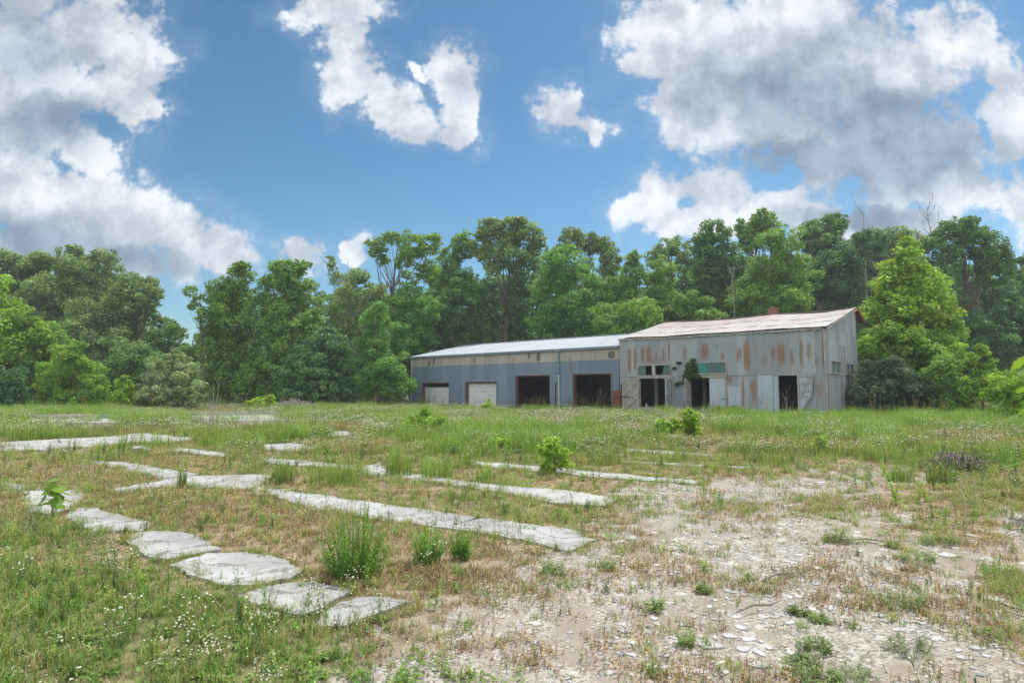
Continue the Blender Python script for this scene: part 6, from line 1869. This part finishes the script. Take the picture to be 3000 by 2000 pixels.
dead_shrub('thin bare dead sapling standing in the left meadow', 484, 998, 868, 1, .013, 4, .16)
dead_shrub('short dead stems left of the bare dead sapling', 402, 985, 930, 2, .009, 4, .3, 'dead_plant', 'dead plant')
dead_shrub('dead branching shrub in the right doorway of the barn', 1808, 960, 893, 3, .014, 8, .55, 'dead_shrub', 'dead shrub')
dead_shrub('dry brown stalks in front of the fourth shed door', 1382, 946, 872, 4, .012, 8, .35, 'dry_stalks', 'dry stalks', 'deadwood')
dead_shrub('dry vine stems climbing at the first roller door', 985, 942, 885, 5, .012, 5, .3, 'dry_stalks', 'dry stalks', 'deadwood')
dead_shrub('small dead bush of fine twigs before the white roller door', 1112, 944, 905, 6, .01, 9, .5, 'dry_stalks', 'dry stalks', 'deadwood')


def plank(label, a, c, w, t, m, name='plank', cat='plank', z=.12):
    a, c = VG(*a), VG(*c); o0 = a.lerp(c, .5)
    b = MB(); b.bar((a.x - o0.x, a.y - o0.y, z), (c.x - o0.x, c.y - o0.y, z + .05), w, t)
    for k in (-.3, .25): b.bar(((c.x - a.x) * k - .1, (c.y - a.y) * k - .2, z - t), ((c.x - a.x) * k + .1, (c.y - a.y) * k + .2, z - t * .9), .06, t * .9)
    return tag(b.build(name, MT[m], loc=(o0.x, o0.y, 0)), label, cat)


plank('pale weathered plank lying in the grass before the right barn doorway', (1815, 962), (1862, 966), .22, .05, 'trim', z=.42)
b = MB(); p = VG(1484, 968); b.bar((0, 0, -.05), (.03, 0, .95), .09, .07); b.bar((-.04, 0, .7), (.1, 0, .72), .05, .04)
tag(b.build('wooden_stake', MT['board'], loc=(p.x, p.y, 0)), 'short wooden stake in front of the left barn doorway', 'stake')
for k, (lab, x, y, h) in enumerate((('thin brown stake standing by the grey brush heap', 648, 945, 1.3), ('thin dark stake before the dark trees left of the shed', 850, 942, .9))):
    b = MB(); p = VG(x, y); b.tube([(0, 0, -.05), (.03, 0, h)], [.03, .022], 6); b.tube([(.03, 0, h), (.12, 0, h * .93)], [.012, .006], 4)
    tag(b.build('wooden_stake', MT['deadwood'], loc=(p.x, p.y, 0)), lab, 'stake')


# ------------------------------------------------------------------ stone plates and shards
def stone_mesh(seed, k=None):
    rng = random.Random(seed)
    k = k or rng.randint(4, 7)
    an = sorted(rng.uniform(0, 6.28) for _ in range(k))
    an = [i * 6.283 / k + rng.uniform(-.45, .45) for i in range(k)]
    poly = [(lambda q: (math.cos(a) * .5 * q, math.sin(a) * .5 * q))(rng.uniform(.55, 1.12)) for a in an]
    b = MB()
    n = len(poly)
    for z, f in ((-.5, .96), (.38, 1.0), (.5, .955)):
        b.v += [(x * f, y * f, z + (rng.uniform(-.05, .05) if z > 0.4 else 0)) for x, y in poly]
    b.f.append(tuple(reversed(range(n)))); b.f.append(tuple(2 * n + i for i in range(n))); b.m += [0, 0]
    for r in range(2):
        for i in range(n):
            j = (i + 1) % n
            b.f.append((r * n + i, r * n + j, (r + 1) * n + j, (r + 1) * n + i)); b.m.append(0)
    return b


STONES = [stone_mesh(900 + i).mesh('stone', MT['stone']) for i in range(14)]
PLATES = [stone_mesh(920 + i).mesh('plate', MT['plate']) for i in range(8)]
SLATES = [stone_mesh(940 + i).mesh('slate', MT['slate']) for i in range(4)]
rs = random.Random(31)


def put_stone(pos, w, dd, label, name, group, meshes, az=None, h=None):
    o = link(name, rs.choice(meshes))
    h = h or min(.024, .05 * w + .006)
    o.scale = (w, dd, h)
    o.rotation_euler = (rs.uniform(-.05, .05), rs.uniform(-.05, .05), rs.uniform(0, 6.28) if az is None else az)
    zg = float(gz(np.array([pos[0]]), np.array([pos[1]]))[0])
    o.location = (pos[0], pos[1], zg + h * .32)
    return tag(o, label, 'stone', group)


PG, HG = 'flat stone plates on the gravel', 'pale stone shards scattered on the gravel'
SHLAB = 'small flat pale stone shard lying among the gravel and dry weeds'
big = [(900, 1072, 145, 68, 'largest pale stone plate, cracked, in the lower middle of the gravel'), (996, 1030, 92, 36, 'pale plate leaning just above the largest plate'),
       (1062, 1086, 92, 38, 'pale plate right of the largest plate'), (1140, 1162, 104, 44, 'lone oval stone plate below and right of the largest one'),
       (2312, 895, 115, 60, 'big pinkish-white plate at the right edge of the gravel'), (2222, 864, 105, 38, 'long plate next to the big plate at the right edge'),
       (2005, 664, 104, 38, 'broad grey plate half hidden by the olive tuft'), (1458, 895, 84, 32, 'white plate right of the flat dark tufts'),
       (2142, 1085, 92, 34, 'white plate on top of the lower right cluster'), (2078, 1130, 112, 26, 'long white plate at the bottom of the lower right cluster'),
       (1780, 1000, 84, 28, 'bright white plate above the grey-green mat'), (640, 1228, 74, 28, 'flat plate at the bottom edge, lower left of the gravel')]
for zx, zy, w, h, lab in big:
    p = gp(*Z7(zx, zy)); s = p.y / FPX * .6378
    put_stone(p, w * s, min(w * 1.3 * s, h * s * p.y / EYE * .8), lab, 'stone_plate', PG, PLATES, az=rs.uniform(-.3, .3))
for zx, zy, w, h in ((630, 970, 60, 30), (668, 962, 60, 25), (690, 992, 40, 20), (650, 938, 50, 18), (625, 990, 40, 20), (1380, 905, 60, 14), (1190, 740, 62, 18), (910, 888, 52, 24), (818, 745, 54, 22), (812, 972, 60, 20), (1140, 1110, 80, 26),
                     (1905, 625, 62, 22), (2050, 1090, 62, 22), (1925, 898, 52, 22), (1985, 890, 70, 22), (1940, 858, 42, 20), (2042, 850, 62, 30), (1760, 745, 42, 16), (1340, 600, 60, 14), (1420, 625, 60, 14), (1265, 1165, 42, 32), (265, 1000, 42, 20), (1912, 1030, 52, 20),
                     (1945, 1042, 42, 18), (1700, 1016, 42, 16), (545, 578, 110, 18), (500, 595, 62, 22), (880, 470, 62, 22), (1070, 575, 72, 16), (1300, 468, 52, 18), (2350, 1160, 50, 24), (1275, 850, 52, 16), (1690, 835, 40, 16), (1615, 880, 50, 20), (1610, 855, 46, 14), (1680, 935, 80, 30), (1540, 958, 40, 14),
                     (985, 820, 40, 22), (1070, 822, 36, 14), (1205, 940, 50, 18), (1165, 780, 36, 12), (1850, 790, 56, 22), (2230, 765, 60, 20), (2100, 570, 70, 18), (2110, 592, 60, 14), (870, 1030, 50, 22), (740, 1030, 40, 22), (840, 1105, 60, 22), (1105, 1035, 40, 12), (1005, 920, 30, 12), (2000, 1010, 90, 14)):
    p = gp(*Z7(zx, zy)); s = p.y / FPX * .6378
    put_stone(p, w * s, min(w * 1.3 * s, h * s * p.y / EYE * .8), SHLAB, 'stone_shard', HG, STONES)
for zx, zy, w, h, lab in ((500, 1100, 44, 36, 'small blue-grey slate chip at the lower left of the gravel'), (2150, 1205, 44, 20, 'blue-grey slate chip near the bottom right corner'), (930, 550, 36, 18, 'blue-grey slate chip among the far white shards'), (890, 468, 70, 24, 'larger grey slate piece at the far edge of the shards')):
    p = gp(*Z7(zx, zy)); s = p.y / FPX * .6378
    put_stone(p, w * s, min(w * 1.3 * s, h * s * p.y / EYE * .8), lab, 'slate_chip', 'blue-grey slate chips on the gravel', SLATES)
cnt = 0
while cnt < 215:
    zx, zy = rs.uniform(450, 2352), 320 + 900 * rs.random() ** 1.5
    p = gp(*Z7(zx, zy))
    b_ = zones(np.array([p.x]), np.array([p.y]))[0][0]
    c_ = fbm(np.array([p.x]), np.array([p.y]), 1.4, 91)[0]
    if b_ < .35 or c_ < .42 + rs.uniform(-.05, .1): continue
    w = rs.uniform(.05, .16) * (1.2 if p.y > 9 else .8)
    put_stone(p, w, w * rs.uniform(.5, .95), SHLAB, 'stone_shard', HG, STONES); cnt += 1
p = gp(*Z6(650, 207)); b = stone_mesh(990, 7)
o = b.build('concrete_block', MT['concrete'], loc=(p.x, p.y, .08)); o.scale = (.55, .3, .22); o.rotation_euler = (.2, .15, .5)
tag(o, 'broken concrete block lying in the grass above the longest strip', 'concrete block')
for k, (zx, zy, L, lab) in enumerate(((1240, 770, .6, 'thin dry stick lying on the sandy centre of the gravel'), (1140, 915, .5, 'forked dry twig beside the flat dark tufts'), (1660, 610, .75, 'straight dry stick lying on the upper right gravel'), (2330, 560, .5, 'short curved stick near the right edge of the gravel'))):
    p = gp(*Z7(zx, zy)); b = MB()
    b.tube([(-L / 2, -.04, .02), (-L * .1, .02, .03), (L * .2, -.01, .025), (L / 2, .05, .03)], [.006, .008, .007, .004], 5); b.tube([(0, .0, .025), (L * .2, .14, .07)], [.005, .002], 4)
    o = b.build('dry_stick', MT['deadwood'], loc=(p.x, p.y, 0)); o.rotation_euler[2] = rs.uniform(-.5, .5)
    tag(o, lab, 'stick', 'dry sticks on the gravel')


def chips():
    """crushed stone too small and too many to count"""
    X, Y = [], []
    for d0, d1, den in ((1.6, 6, 420), (6, 10, 240), (10, 18, 90)):
        x, y = field(d0, d1, den); X.append(x); Y.append(y)
    X, Y = np.concatenate(X), np.concatenate(Y)
    b = zones(X, Y)[0]; n = fbm(X, Y, .9, 95)
    k = RNG.random(len(X)) < b * np.clip((n - .36) * 3, .04, .9)
    c = Cloud(); c.add(X[k], Y[k], np.clip(.009 + .03 * RNG.random(k.sum()) ** 3.2, 0, .05) * np.where(Y[k] > 9, 1.6, 1.0), RNG.integers(0, 4, k.sum()), .5)
    c.emit('gravel', 'crushed pale stone chips over the bare ground', 'gravel', [stone_mesh(970 + i).build_obj() for i in range(4)], .2)


MB.build_obj = lambda s: bpy.data.objects.new('a', s.mesh('chip', MT['stone']))
chips()


# ------------------------------------------------------------------ thin haze added to lift dark shade, so far trees fade a little
def haze():
    b = MB(); b.box(-180, 180, -60, 130, -1.2, 32)
    m = bpy.data.materials.new('shade_lift_haze'); m.use_nodes = True
    nt = m.node_tree; nt.nodes.clear()
    out = nt.nodes.new('ShaderNodeOutputMaterial')
    v = N(nt, 'ShaderNodeVolumePrincipled', {'Color': (0.85, 0.92, 1.0), 'Density': 0.0006, 'Anisotropy': 0.2})
    nt.links.new(v.outputs[0], out.inputs['Volume'])
    o = b.build('haze', m)
    tag(o, 'thin pale haze added over the field to lift its shade', None, None, 'stuff')


haze()
